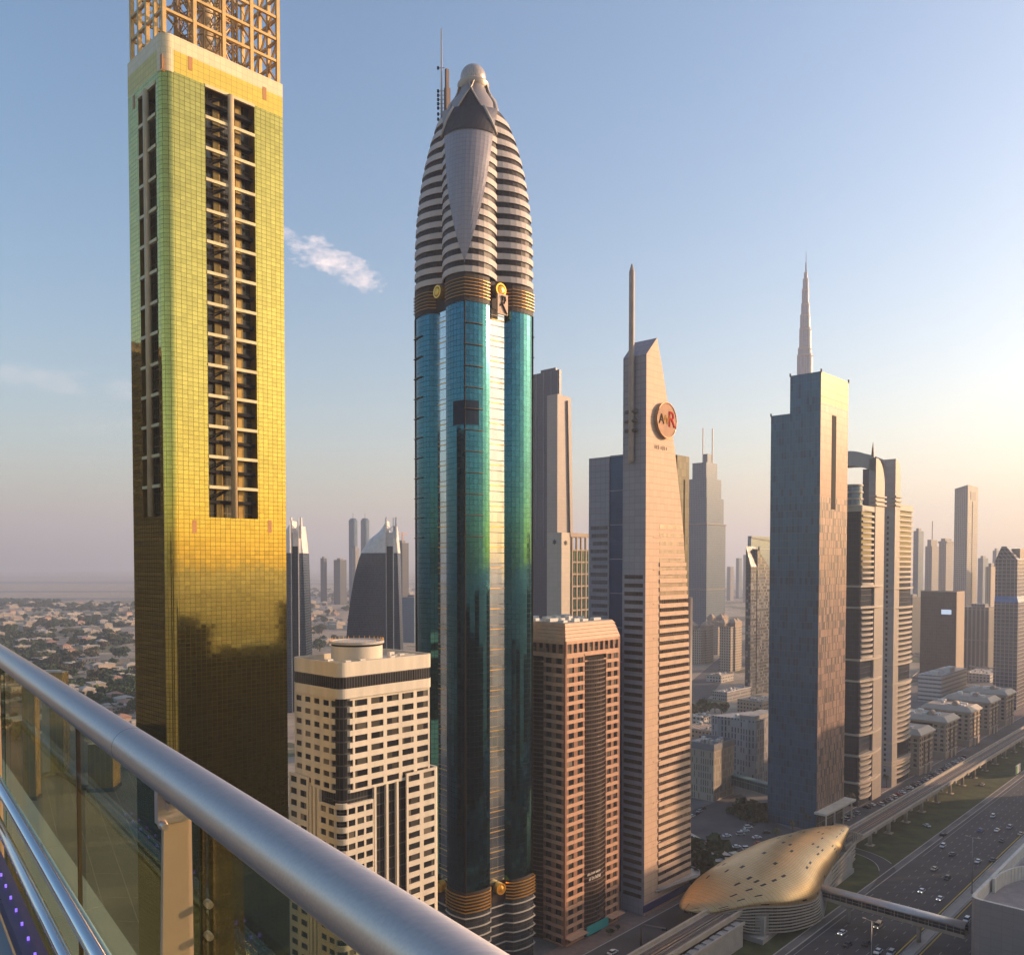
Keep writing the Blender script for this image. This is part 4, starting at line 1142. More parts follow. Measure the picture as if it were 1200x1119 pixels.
# lilac annex tower behind it
F=Frame(757,352,42.9,px_r=775,px_l=690)
an=fthing(F,'lilac_office_tower','grey lilac office slab with dark blue glass strip left of the wedge tower','tower')
zt=F.fp(713,535,1)[1]; ya=F.fp(714,600,1)[0]; yb=F.fp(690,600,1)[0]; y0=F.fp(732,600,1)[0]
m=MB(); m.box(0,22,ya,yb,0,zt); m.box(0,22,0,y0,0,zt-3); m.build('wall',greyst,an)
m=MB(); m.box(.4,22,y0,ya,0,zt+.3); m.build('blue_strip',facade('blue_glass',2.6,2.6,(.015,.05,.12),(.01,.03,.08),metal=.3,rough=.1,tx=.03,tz=.03,vary=.1),an)
for k in range(8): m=MB(); z=zt-k*14.5; m.box(.3,.45,y0,ya,z-.3,z); m.build('strip_joint',greyst,an)
z=zt-31; i=0
ribl=facade('ribbon_lilac',1.6,3,(.10,.09,.10),(.2,.18,.19),tx=.05,tz=.05,metal=.1,rough=.2)
while z>3:
    m=MB(); m.box(-.05,.1,ya+.8,yb-1.0-(i%3)*.6,z,z+1.6); m.build('ribbon_window',ribl,an); z-=3.35; i+=1
# olive slab to the right
F=Frame(793,375,42.9,px_r=808.6,px_l=760)
ol=fthing(F,'olive_tower','narrow olive glass slab peeking out right of the wedge tower','tower')
zt=F.fp(806,535)[1]; m=MB(); m.prism(rounded(0,0,F.Lx,20,1.5,5,(0,1,1,0)),0,zt); m.build('wall',facade('olive_glass',1.8,3.3,(.13,.11,.055),(.08,.07,.04),metal=0,rough=.5,gspec=.15),ol)
a=F.fp(801,600)[0]; m=MB(); m.box(a,a+1.0,-.1,.1,20,F.fp(801,562)[1]); m.build('slot_window',black,ol)
# ================= dark glass tower =================
F=Frame(960,442,42.9,px_r=992,px_l=902)
dt=fthing(F,'stepped_glass_tower','dark blue-grey glass office tower with stepped shoulder and rosy sunlit flank','tower')
Lx,Ly=F.Lx,F.Ly; zt=F.z(435); yb_=F.along(924,1); zs_=F.fp(908,487,1)[1]
slate=facade('slate_glass',1.5,3.9,(.034,.10,.16),(.03,.07,.10),tx=.10,tz=.07,metal=.2,rough=.2,wob=.008,vary=.2,alt=(.025,.06,.10),altp=.12,wave=.03)
rosy=facade('rosy_lit_glass',1.5,3.9,(.27,.17,.125),(.22,.14,.11),tx=.08,tz=.07,metal=.12,rough=.4,wob=.01,vary=.08,gspec=.15,alt=(.22,.14,.11),altp=.08,wave=.02)  # warm sunlight on the road flank put into both rosy glass colours
rosy2=facade('rosy_lit_slit_glass',.9,3.9,(.25,.165,.125),(.15,.11,.09),tx=.12,tz=.07,metal=.12,rough=.4,wob=.01,vary=.45,gspec=.15,alt=(.08,.07,.07),altp=.32,wave=.02)
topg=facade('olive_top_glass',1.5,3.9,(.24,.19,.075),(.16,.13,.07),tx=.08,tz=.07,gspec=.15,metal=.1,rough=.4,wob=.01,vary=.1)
zr2=F.fp(985,585)[1]; ztop=F.fp(985,478)[1]
m=MB()
def q4(a,b,z0,z1,mi,u0=0):
    L=math.dist(a,b); m.face([(*a,z0),(*b,z0),(*b,z1),(*a,z1)],uv=[(u0,z0),(u0+L,z0),(u0+L,z1),(u0,z1)],mi=mi)
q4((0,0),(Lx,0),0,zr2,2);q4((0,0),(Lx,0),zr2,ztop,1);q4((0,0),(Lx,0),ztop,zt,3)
q4((0,yb_),(0,0),0,zt,0); q4((0,Ly),(0,yb_),0,zs_,0); q4((Lx,0),(Lx,yb_),0,zt,0); q4((Lx,yb_),(Lx,Ly),0,zs_,0); q4((Lx,yb_),(0,yb_),zs_,zt,0); q4((Lx,Ly),(0,Ly),0,zs_,0)
m.face([(0,0,zt-1),(Lx,0,zt-1),(Lx,yb_,zt-1),(0,yb_,zt-1)]); m.face([(0,yb_,zs_-1),(Lx,yb_,zs_-1),(Lx,Ly,zs_-1),(0,Ly,zs_-1)])
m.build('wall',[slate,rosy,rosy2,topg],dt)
a=F.fp(974.5,540)[0]; b=F.fp(979.5,540)[0]
m=MB(); m.box(a,b,-.12,.1,F.fp(977,597)[1],F.fp(977,487)[1]); m.build('slot_window',black,dt)
for x,y,z in ((0,0,zt),(Lx,0,zt),(0,yb_,zt),(0,Ly,zs_)): m=MB(); m.box(x-.3,x+.3,y-.3,y+.3,z-.5,z+1.2); m.build('corner_post',black,dt)
m=MB(); m.box(-2,Lx+2,-6,.5,9.5,10.6); m.build('canopy',cream,dt)
m=MB(); m.box(0.3,Lx-.3,-.3,-.05,.1,8.5); m.build('lobby_glazing',facade('lobby',3,4,(.12,.11,.09),(.3,.25,.2),metal=.1,rough=.15),dt)
for x in (1,Lx*.33,Lx*.66,Lx-1): m=MB(); m.box(x-.3,x+.3,-5,-4.4,0,9.5); m.build('canopy_post',cream,dt)

# ================= twin banded towers =================
slate2=facade('navy_glass',1.4,3.2,(.012,.02,.036),(.008,.012,.02),tx=.08,tz=.06,metal=.0,rough=.14,wob=.008,vary=.2)
bandm=plain('band_cream',(.42,.35,.28),.55,var=.08); greysp=plain('spine_grey',(.40,.36,.33),.55,var=.06)
metals=facade('spine_panels',1.6,3.2,(.27,.225,.19),(.2,.165,.14),tx=.04,tz=.05,metal=.05,rough=.55,wob=.004,vary=.05,wave=0)
def banded_tower(F,lab,ztop_py,spine,xsp,arch):
    t=fthing(F,'banded_tower',lab,'tower','banded twin towers')
    Lx,Ly=F.Lx,F.Ly; zt=F.z(ztop_py)
    m=MB(); m.prism(rounded(.5,.5,Lx-.5,Ly-.5,1.5,5),0,zt-.5); m.build('glazing',slate2,t)
    fl=3.25; z=4; k=0
    belts=[F.fp((1005 if arch else 1060),p)[1] for p in (700,787,875)]
    while z<zt-2:
        near=min(abs(z-b) for b in belts)
        if near>6.2:
            xa=2.4; xb=xsp[0] if arch else Lx
            pts=[(xa+(xb-xa)*q/8, -.1-1.5*math.sin(PI*q/8)) for q in range(9)]
            m=MB(); m.prism(pts+[(xb,.9),(xa,.9)],z,z+1.2,smooth=False)
            m.build('balcony_band',bandm,t)
        z+=fl; k+=1
    for b in belts+[4]:
        for dz in (-6.6,5.6) if b>5 else (9,):
            m=MB(); xb=Lx+.3
            pts=[(-.4,-.4)]+[(1+(xb-1)*q/8,-.5-1.8*math.sin(PI*q/8)) for q in range(9)]
            m.prism(pts+[(xb,1.5),(1.2,1.5),(1.2,Ly),(-.6,Ly)],b+dz,b+dz+1.1); m.build('belt_cornice',bandm,t)
    m=MB(); m.prism(rounded(-.2,-.2,Lx+.2,Ly+.2,1.6,5),zt-3.4,zt); m.build('parapet',bandm,t)
    # spine slab with rounded top
    zs=F.fp(xsp[2],538)[1]; x0,x1=xsp[0],xsp[1]; rr=(x1-x0)*.85
    prof=[(x0,0),(x1,0)]+[(x1-rr+rr*math.cos(R(90*q/8)),zs-rr*1.3+rr*1.3*math.sin(R(90*q/8))) for q in range(9)]+[(x0,zs)]
    dep=Ly*(.55 if arch else 1.0)
    m=MB(); y0=-.6
    # rounded face toward the road
    m.face([(x,y0,z) for x,z in prof]); m.face([(x,y0+4,z) for x,z in reversed(prof)])
    n=len(prof)
    for i in range(n):
        a,b=prof[i],prof[(i+1)%n]; m.face([(a[0],y0,a[1]),(a[0],y0+(4 if arch else dep),a[1]),(b[0],y0+(4 if arch else dep),b[1]),(b[0],y0,b[1])],mi=1 if i==n-1 else 0)
    if not arch: m.face([(x,y0+dep,z) for x,z in reversed(prof)])
    m.build('spine',[metals,plain('spine_shade_grey',(.33,.31,.30),.55)],t)
    for q in range(3):
        z=F.fp(xsp[2],583+q*5)[1]; m=MB(); m.box(x0-1.2,x1+.8,-1.6,2,z,z+.9); m.build('fin',bandm,t)
    return t,zt,zs
FA=Frame(1009,486,42.9,px_r=1034,px_l=985)
xA=(FA.along(1024,0),FA.along(1034.5,0),1030)
ta,ztA,zsA=banded_tower(FA,'nearer of two banded cream-and-navy towers, with portal arch over a drum','592' and 592,True,xA,True)
# arch roof slab running back from the spine and drum under it
x0,x1=xA[0],xA[1]; m=MB(); Ly=FA.Ly+10; n=10
for i in range(n):
    a,b=i/n,(i+1)/n; 
    def P(t): 
        y=-.6+Ly*t; zz=zsA+5.5*math.sin(PI/2*min(1,t*1.3)); return y,zz
    (ya,za),(yb2,zb2)=P(a),P(b)
    th0,th1=8.5,8.5
    m.face([(x0,ya,za),(x0,yb2,zb2),(x0,yb2,zb2-th1),(x0,ya,za-th0)][::-1]); m.face([(x1,ya,za),(x1,yb2,zb2),(x1,yb2,zb2-th1),(x1,ya,za-th0)])
    m.face([(x0,ya,za),(x1,ya,za-2),(x1,yb2,zb2-2),(x0,yb2,zb2)]); m.face([(x0,ya,za-th0),(x0,yb2,zb2-th1),(x1,yb2,zb2-th1),(x1,ya,za-th0)])
m.build('arch_roof',greysp,ta)
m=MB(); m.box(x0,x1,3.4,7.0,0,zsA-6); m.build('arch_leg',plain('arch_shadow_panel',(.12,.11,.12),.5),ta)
m=MB(); dz1=FA.fp(1000,566)[1]; m.lathe([(5.2,ztA),(5.2,dz1),(.01,dz1)],24,c=(4.5,7),smooth=False); m.build('drum',facade('drum_glass',1.5,3,(.10,.16,.22),(.2,.2,.2),metal=.4,rough=.2),ta)
for q in range(4): 
    z=ztA+(dz1-ztA)*q/3; m=MB(); m.lathe([(5.2,z-.5),(5.8,z-.5),(5.8,z+.5),(5.2,z+.5)],24,c=(4.5,7),smooth=False); m.build('drum_ring',bandm,ta)
m=MB(); zsp=FA.fp(1028,518)[1]; m.prism([(x0+1,1),(x0+3,1),(x0+3,3),(x0+1,3)],zsA-1,zsp,top=[(x0+1.9,1.9),(x0+2.1,1.9),(x0+2.1,2.1),(x0+1.9,2.1)]); m.build('spire',plain('mast_dark',(0,0,0)),ta)
FB=Frame(1047,530,42.9,px_r=1069.5,px_l=1032)
xB=(0,FB.along(1053,0),1050)
tb,ztB,zsB=banded_tower(FB,'farther of two banded cream-and-navy towers, with rounded grey spine at its near corner',590,True,xB,False)
z=6
while z<zsB*.82:
    m=MB(); m.box(-.08,.1,3,FB.Ly*.55,z,z+1.7); m.build('ribbon_window',MATS['ribbon_lilac'] if False else rib,tb); z+=3.3
for q,(x,y) in enumerate(((9,3),(12,3),(14,4))): m=MB(); m.tube([(x,y,ztB),(x,y,ztB+(8 if q==1 else 3))],.12,5); m.build('antenna',black,tb)

# ================= row of beige blocks =================
beige=plain('beige_render',(.37,.285,.21),.7,var=.08,streak=True); beiged=plain('beige_roof_tile',(.36,.29,.23),.75,var=.15,scale=.5)
blk=[(1077,909,'lowest and nearest of five beige mansard-corniced blocks, right beside the banded towers'),(1108,890,'second nearest of five beige blocks with mansard cornice beside the viaduct'),(1136,875.4,'middle one of five beige blocks, its road side glowing pinkest'),(1159,861.6,'fourth of five beige blocks, between the pink one and the farthest'),(1178.6,850.8,'farthest of five beige blocks, nearest the grid-glass tower')]
def beige_block(F,lab,H_):
    t=fthing(F,'beige_block',lab,'building','row of five beige blocks'); Lx,Ly=27,34
    m=MB(); wins=[]; fl=3.3; n=6; z0=5; z1=z0+n*fl
    for (a,b) in ((0,8.5),(12,18),(21.5,27)):
        punched(m,wins,0,a+.02,b-.02,z0,z1,2,n,.5,.55,0,.5)
    for (a,b) in ((0,9),(24,34)): punched(m,wins,1,a+.52,b-.02,z0,z1,2,n,.5,.55,0,.5)
    m.box(0.003,Lx,0.003,.6,0,z0); m.box(0.003,.6,.6,Ly,0,z0); m.box(.01,Lx-.01,.01,Ly-.01,z1,z1+1.2)
    m.box(Lx-.5,Lx,.5,Ly,z0,z1); m.box(.5,Lx,Ly-.5,Ly,0,z1)
    m.build('wall',beige,t)
    m=MB(); m.box(.9,Lx-.6,1.2,Ly-.6,0,z1); m.build('glazing',slate2,t)
    emit_windows(wins,t,MATS['window_dark'])
    for z in (z0-.3,z1-fl-.1): m=MB(); m.box(-.5,Lx+.4,-.5,.2,z,z+.6); m.box(-.5,.2,.2,Ly,z,z+.6); m.build('string_course',bandm,t)
    m=MB(); o=1.6; zz=z1+1.2
    m.prism([(-o,-o),(Lx+o,-o),(Lx+o,Ly+o),(-o,Ly+o)],zz,zz+1.0)
    m.prism([(-o,-o),(Lx+o,-o),(Lx+o,Ly+o),(-o,Ly+o)],zz+1,zz+4.2,top=[(2,2),(Lx-2,2),(Lx-2,Ly-2),(2,Ly-2)],caps=False)
    m.build('cornice',bandm,t)
    m=MB(); m.box(2,Lx-2,2,Ly-2,zz+3.2,zz+3.9); rf_=m.build('roof',beiged,t)
    m=MB(); m.tube([(4,12,zz+5.3),(11,12,zz+5.3)],1.9,12); m.build('roof_tank',beiged,rf_)
    for q in range(9):
        x=3+rnd.random()*19; y=5+rnd.random()*22; m=MB(); m.box(x,x+1.5+rnd.random()*3,y,y+1.5+rnd.random()*3,zz+3.9,zz+4.7+rnd.random()); m.build('roof_unit',MATS['unit_white'],rf_)
    # entrance bay
    m=MB(); m.box(9,12,-1.2,0,0,z0+1); m.box(18.2,21.4,-1.2,0,0,z0+1); m.build('porch',bandm,t)
    return t
for i,(px,py,lab) in enumerate(blk):
    p=G(px,py); Fb=Frame(px,p.y,42.9); Fb.P=p
    beige_block(Fb,lab,34)

# ================= pale corner building, bottom right =================
t=thing('curved_roof_building','pale panelled building with curved roof parapet at the lower right corner','building',SW(326,-84),rz_road)
# local x along road, -y toward the highway far side (camera right)
panel=facade('pale_panel',3.4,2.6,(.36,.34,.33),(.26,.24,.23),tx=.025,tz=.035,metal=0,rough=.5,wob=.003,vary=.04,wave=0)
zt=23.0
out=[(3,0),(1.2,-.4),(.2,-1.6),(0,-3.5),(0,-60),(110,-60),(110,-2),(90,0)][::-1]
out=[(0,-3.5),(0,-60),(110,-60),(110,0),(3.5,0),(1.6,-.5),(.5,-1.6)]
m=MB(); m.prism(out,0,zt,caps=False); m.face([(x,y,zt-4.2) for x,y in out]); m.build('wall',panel,t)
inn=[(1.2,-4),(1.2,-59),(109,-59),(109,-1.2),(4,-1.2),(2.4,-1.7),(1.6,-2.6)]
m=MB(); n=len(out)
for i in range(n):
    a,b,c,d=out[i],out[(i+1)%n],inn[(i+1)%n],inn[i]
    m.face([(*a,zt),(*b,zt),(*c,zt),(*d,zt)]); m.face([(*d,zt),(*c,zt),(*c,zt-4.2),(*d,zt-4.2)])
m.build('parapet',plain('parapet_white',(.62,.58,.5),.6),t)
m=MB(); pts=[(22+ 26*math.sin(R(a))*1.0, -2-10*(1-math.cos(R(a)))) for a in range(0,95,6)]
for i in range(len(pts)-1):
    a,b=pts[i],pts[i+1]; m.prism([a,b,(b[0]+.6,b[1]-.8),(a[0]+.2,a[1]-.9)][::-1],zt-4.1,zt+1.2)
m.build('curved_wall',MATS['parapet_white'],t)
m=MB(); m.box(8,8.5,-50,-9,zt-4.2,zt-2.6); m.box(30,60,-50,-30,zt-4.2,zt+.5); m.build('roof_wall',concrete,t)
m=MB(); m.box(2,108,-58.5,-2,zt-4.19,zt-4.1); m.build('roof_deck',plain('roof_deck',(.32,.27,.25),.85,var=.15,scale=.3),t)

# ================= slit-window cream block and neighbours =================
slit=facade('slit_wall',1.5,4.2,(.04,.035,.03),(.36,.31,.25),tx=.70,tz=.25,metal=0,rough=.3,frough=.8,vary=.3,alt=(.36,.31,.25),altp=.35,wob=0,wave=0)
F=Frame(838,497,42.9,px_r=862,px_l=800)
t=fthing(F,'slit_window_block','boxy beige block with scattered slit windows and cluttered roof behind the car park','building')
zt=F.z(880); m=MB(); m.box(0,F.Lx,0,F.Ly,0,zt); m.build('wall',slit,t)
m=MB(); m.box(-.4,F.Lx+.4,-.4,0.3,zt-.02,zt+3.8);m.box(-.4,.3,.3,F.Ly,zt-.02,zt+3.8); m.box(F.Lx-.3,F.Lx+.4,.3,F.Ly,zt-.02,zt+3.8); m.build('parapet',plain('parapet_slate',(.2,.2,.21),.6),t)
m=MB(); m.box(.3,F.Lx-.3,.3,F.Ly,zt+.1,zt+1.5); m.build('roof',roofgrey,t)
for q in range(14):
    x=2+rnd.random()*(F.Lx-6); y=3+rnd.random()*(F.Ly-8); m=MB(); m.box(x,x+2.5,y,y+2,zt+1.5,zt+3.2+rnd.random()); m.build('roof_unit',MATS['unit_white'] if q%2 else roofgrey,t)
# curved grey wall building behind it
F=Frame(888,530,42.9,px_r=905,px_l=835)
t=fthing(F,'grey_fin_building','pale grey curved-wall block between the slit-window block and the dark glass tower','building')
zt=F.z(845); m=MB(); pts=[(0,0),(F.Lx+12,0),(F.Lx+12,20),(0,F.Ly)]+[(-3-4*math.sin(PI*q/6)*-1, F.Ly*(1-q/6)) for q in range(1,6)]
m.prism(pts,0,zt); m.build('wall',facade('grey_fin_wall',2.2,4,(.06,.06,.065),(.33,.32,.32),tx=.62,tz=.2,metal=0,rough=.3,frough=.8,vary=.4,alt=(.33,.32,.32),altp=.3,wob=0,wave=0,gspec=.3),t)
    
for q_ in range(10):
    m=MB(); x_=2+rnd.random()*F.Lx; y_=3+rnd.random()*12; m.box(x_,x_+2.4,y_,y_+1.8,zt,zt+1.5+rnd.random()); m.build('roof_unit',MATS['unit_white'] if q_%2 else roofgrey,t)
m=MB(); m.prism([(1,2),(F.Lx+10,2),(F.Lx+10,12),(1,12)],zt,zt+2.5); m.build('roof_unit',roofgrey,t)
# glazed link bridge
F=Frame(860,470,42.9,px_r=905)
t=thing('link_bridge','teal glazed link bridge joining the slit-window block to the dark glass tower','footbridge',G(858,905,10),0)
a=G(856,912,9); b=G(903,925,9); d=(b-a); m=MB(); m.bar(Vector((0,0,0))+ (a-G(858,905,10)),b-G(858,905,10),5,5.5); m.build('glazing',facade('link_glass',2,5.5,(.05,.12,.13),(.15,.2,.2),metal=.3,rough=.15),t)
m=MB(); m.bar(a-G(858,905,10)+Vector((0,0,3)),b-G(858,905,10)+Vector((0,0,3)),5.4,.5); m.build('roof',plain('teal_roof',(.12,.2,.2),.5),t)
# station side building: long pale flat roof
t=thing('access_hall','long low hall with pale flat roof beside the station','building',G(860,1012),rz_road)
pa=[G(808,975,6),G(859,1003,6),G(846,1014,6),G(800,990,6)]
base=G(860,1012); M_=Matrix.Rotation(-rz_road,4,'Z')
def loc(p): return M_@(p-base)
Q=[loc(p) for p in pa]
m=MB(); m.prism([(q.x,q.y) for q in Q][::-1],5.4,6.2); m.build('roof',plain('hall_roof',(.5,.42,.36),.6),t)
cen=sum((Vector((q.x,q.y,0)) for q in Q),Vector())/4
m=MB(); m.prism([(cen.x+(q.x-cen.x)*.93,cen.y+(q.y-cen.y)*.9) for q in Q][::-1],0,5.4); m.build('wall',facade('hall_glass',2,5,(.05,.045,.04),(.15,.12,.1),metal=.1),t)
t=thing('covered_link','short covered walkway from the low hall to the station','footbridge',G(876,1012),rz_road)
base=G(876,1012); a=loc(G(858,998,6.3)); b=loc(G(885,1012,6.5)); m=MB(); m.bar(a,b,4,.5); m.build('roof',louvre,t); m=MB(); m.bar(a-Vector((0,0,1.6)),b-Vector((0,0,1.6)),3.6,2.6); m.build('glazing',MATS['hall_glass'],t)
# ================= background towers =================
def pat(name,pw,ph,g,f,tx,tz,metal=.2,rough=.3): return facade(name,pw,ph,g,f,tx=tx,tz=tz,metal=metal*.3,rough=max(.35,rough),gspec=.2,wob=.004,vary=.2,wave=.01)
far_blue=pat('far_blue_glass',3,3.6,(.04,.09,.14),(.10,.15,.20),.3,.12,.1,.25)
far_grey=pat('far_grey_wall',3.2,3.5,(.06,.06,.07),(.22,.21,.21),.5,.4)
far_dark=pat('far_dark_glass',2.4,3.6,(.035,.04,.05),(.07,.075,.085),.2,.15,.05,.2)
far_beige=pat('far_beige_wall',3.4,3.4,(.07,.06,.05),(.42,.34,.26),.55,.45)
cnt={}
# twin tall navy + beige slab (behind, px 625-675)
F=Frame(655,900,42.9,px_r=657.5,px_l=612)
t=fthing(F,'navy_tower','tall navy ribbed glass tower rising behind the lobed tower','tower')
zt=F.z(433); stripe=pat('navy_rib_glass',2.6,3.6,(.008,.022,.05),(.03,.055,.095),.16,.06,.08,.2)
m=MB(); m.box(0,F.Lx,0,F.Ly,0,zt); m.build('wall',stripe,t)
m=MB(); m.box(.5,F.Lx-.3,F.Ly*.1,F.Ly*.5,zt,zt+3); m.build('roof_plant',stripe,t)
for x in (1,F.Ly*.2,F.Ly*.4,F.Ly*.6,F.Ly*.8): m=MB(); m.box(-.6,.4,x,x+.8,F.fp(640,640,1)[1],zt); m.build('fin',plain('pale_fin',(.09,.13,.18),.4,0),t)
F=Frame(653,880,42.9,px_r=668,px_l=650)
t=fthing(F,'beige_slab_tower','plain beige slab tower leaning against the navy tower','tower')
zt=F.fp(655,463)[1]; xr=F.fp(675,700)[0]; xr2=F.fp(669,470)[0]
m=MB(); P=[(0,0),(xr,0),(xr2,zt),(0,zt+1)]
m.face([(x,0,z) for x,z in P]); m.face([(x,14,z) for x,z in reversed(P)])
for i in range(4):
    a,b=P[i],P[(i+1)%4]; m.face([(a[0],0,a[1]),(a[0],14,a[1]),(b[0],14,b[1]),(b[0],0,b[1])])
m.build('wall',facade('slab_panels',3,3.6,(.30,.24,.20),(.24,.19,.16),tx=.05,tz=.08,metal=0,rough=.6,vary=.04,wob=0,wave=0),t)
x=F.fp(665,600)[0]; m=MB(); m.bar((F.fp(664,466)[0],-.3,zt-4),(F.fp(670,700)[0],-.3,10),3.6,.5); m.build('slot_window',plain('slot_brown',(.07,.06,.055),.4),t)
# beige building with emblem and green framed glass
F=Frame(658,640,42.9,px_r=668,px_l=641)
t=fthing(F,'emblem_building','beige block with small dark emblems and open green-glazed frame at its right','building')
zt=F.fp(655,624,1)[1]; m=MB(); m.box(0,F.Lx,0,F.Ly,0,zt); m.build('wall',facade('beige_panel_wall',4,3.6,(.44,.37,.29),(.33,.27,.21),tx=.04,tz=.05,metal=0,rough=.6,vary=.04,wob=0,wave=0),t)
def emblem(s,a,z,sc):
    m=MB()
    for q in range(6):
        an=PI*q/6; dx_,dz_=math.cos(an)*sc*(1 if q%2 else .7),math.sin(an)*sc*(1 if q%2 else .7)
        if s: m.bar((-.3,a-dx_,z-dz_),(-.3,a+dx_,z+dz_),.4)
        else: m.bar((a-dx_,-.3,z-dz_),(a+dx_,-.3,z+dz_),.4)
    m.build('emblem',plain('emblem_dark',(.08,.07,.06),.6),t)
a,z=F.fp(650,635,1); emblem(1,a,z,2.0); a,z=F.fp(663,636); emblem(0,a,z,1.7)
xr=F.along(692,0); m=MB(); m.box(F.Lx+1,xr,2,F.Ly,0,zt-13); m.build('green_glazing',facade('green_glass',3,3.6,(.02,.13,.09),(.05,.08,.06),tx=.1,tz=.1,metal=.4,rough=.15),t)
m=MB(); m.box(F.Lx,xr,-.5,F.Ly,zt-3,zt); 
for k in range(9): z=zt-13-k*9.2; m.box(F.Lx+2,xr,-.2,1.2,z-.6,z+.6) if z>0 else None
for k in range(5): x=F.Lx+2+(xr-F.Lx-3)*k/4; m.box(x,x+1.4,-.4,1.0,0,zt-3)
m.build('frame',beige,t)
# curved dark sail towers (pair)
sail_g=facade('sail_glass',1.6,2.4,(.015,.028,.045),(.05,.065,.085),tx=.14,tz=.16,metal=.05,rough=.2,wob=.02,vary=.5,wave=.02)
whitem=plain('sail_white',(.68,.64,.60),.5)
def sail(px_c,Y,lab,mirror=False):
    """curved shell tower: px_c = pixel column of the white mast"""
    P=Vector((K(px_c)*Y,Y,0)); t=thing('sail_tower',lab,'tower',P,0,'pair of sail-shaped towers'); k=Y/1000
    zt=ZA(610,Y)
    prof=[(-52,860),(-49,760),(-46,725),(-41,690),(-35,662),(-29,645),(-20,632),(-9,623),(-2,613)]
    L=[(x*k,max(0,ZA(py,Y))) for x,py in prof]; L[0]=(L[0][0],0)
    dep=26
    def rows(sx,wide): 
        out=[]
        for (x,z) in L:
            n=10; ring=[]
            for q in range(n+1):
                a=PI*q/n/2*1.0
                ring.append((sx+(x-sx)*math.sin(a) if False else x+( -x-1.5)*(1-math.cos(a)), -4*k+ (-10*k)*math.sin(a)*min(1,abs(x)/(30*k)), z))
            out.append(ring)
        return out
    zc=ZA(648,Y)
    # left shell (glass below, white cap above), built as a curved solid
    def solid(prof,name,mats,y0,y1,bul):
        m=MB(); rings=[]
        for xl,xr,z in prof:
            n=12; r_=[]
            for q in range(n+1):
                f=q/n; r_.append((xl+(xr-xl)*f, y0-bul*math.sin(PI*f*.5+.0)*1.0*(1 if True else 0)+0, z))
            r_+=[(xr,y1,z),(xl,y1,z)]
            rings.append(r_)
        m.loft(rings,smooth=False,cap=True); m.build(name,mats,t)
    xs=lambda z: next((a+(b-a)*(z-za)/(zb-za) for (a,za),(b,zb) in zip(L,L[1:]) if za<=z<=zb+1e-6),L[-1][0])
    L=interp([(x,z) for x,z in L],5); L=[(x,max(0,z)) for x,z in L]; zz=[zc*q/22 for q in range(23)]
    solid([(xs(z),-1.0*k,z) for z in zz],'left_glazing',sail_g,0,dep,6*k)
    tops=[zc+(zt-zc)*q/12 for q in range(13)]
    solid([(xs(min(z,L[-1][1])),-1.0*k,z) for z in tops],'left_cap',whitem,0,dep,6*k)
    R_=[(15.5*k,0),(15*k,ZA(760,Y)),(13.5*k,ZA(700,Y)),(12*k,ZA(648,Y))]
    solid([(8*k,x,z) for x,z in R_],'right_glazing',sail_g,0,dep,-2*k)
    solid([(8*k,12*k,ZA(648,Y)),(8*k,10.5*k,ZA(632,Y)),(8*k,8.6*k,ZA(616,Y))],'right_cap',whitem,0,dep,-2*k)
    m=MB(); m.box(-.5*k,8*k,3,dep-2,0,ZA(640,Y)); m.build('core_glazing',far_dark,t)
    m=MB(); m.box(0,8*k,1,3,ZA(640,Y),ZA(624,Y)); m.build('core_cap',whitem,t)
    for x in (-.8*k,7.6*k): m=MB(); m.bar((x,-1,0),(x,-1,ZA(607,Y)),.9*k,.9*k); m.build('mast',whitem,t)
    m=MB(); a,b=ZA(624,Y),ZA(616,Y); m.bar((0,-.5,a),(7.6*k,-.5,b),.8*k); m.bar((0,-.3,b),(7.6*k,-.3,a),.8*k); m.build('cross_brace',whitem,t)
    for x in (-3*k,8.6*k): m=MB(); m.prism([(x,0),(x+2.4*k,0),(x+2.4*k,6),(x,6)],ZA(630,Y),ZA(606,Y),top=[(x+1.2*k,0),(x+2.4*k,0),(x+2.4*k,3),(x+1.2*k,3)]); m.build('fin',whitem,t)
    return t
sail(453.5,900,'curved dark sail-shaped tower with white cap and crossed brace, above the hotel drum')
sail(342.5,800,'twin sail-shaped tower half hidden behind the gold tower')
def boxtower(px0,px1,pyt,Y,mat,lab,name='tower_block',a=42.9,pc=None,roof=True,cat='tower',group=None,extra=None):
    pc=pc if pc is not None else px0+(px1-px0)*.5
    F=Frame(pc,Y,a,px_r=px1,px_l=px0); t=fthing(F,name,lab,cat,group); zt=F.z(pyt)
    m=MB(); m.box(0,F.Lx,0,F.Ly,0,zt); m.build('wall',mat,t)
    if roof:
        m=MB(); m.box(F.Lx*.2,F.Lx*.7,F.Ly*.2,F.Ly*.7,zt,zt+min(6,zt*.05)); m.build('roof_plant',far_grey,t)
    return F,t,zt
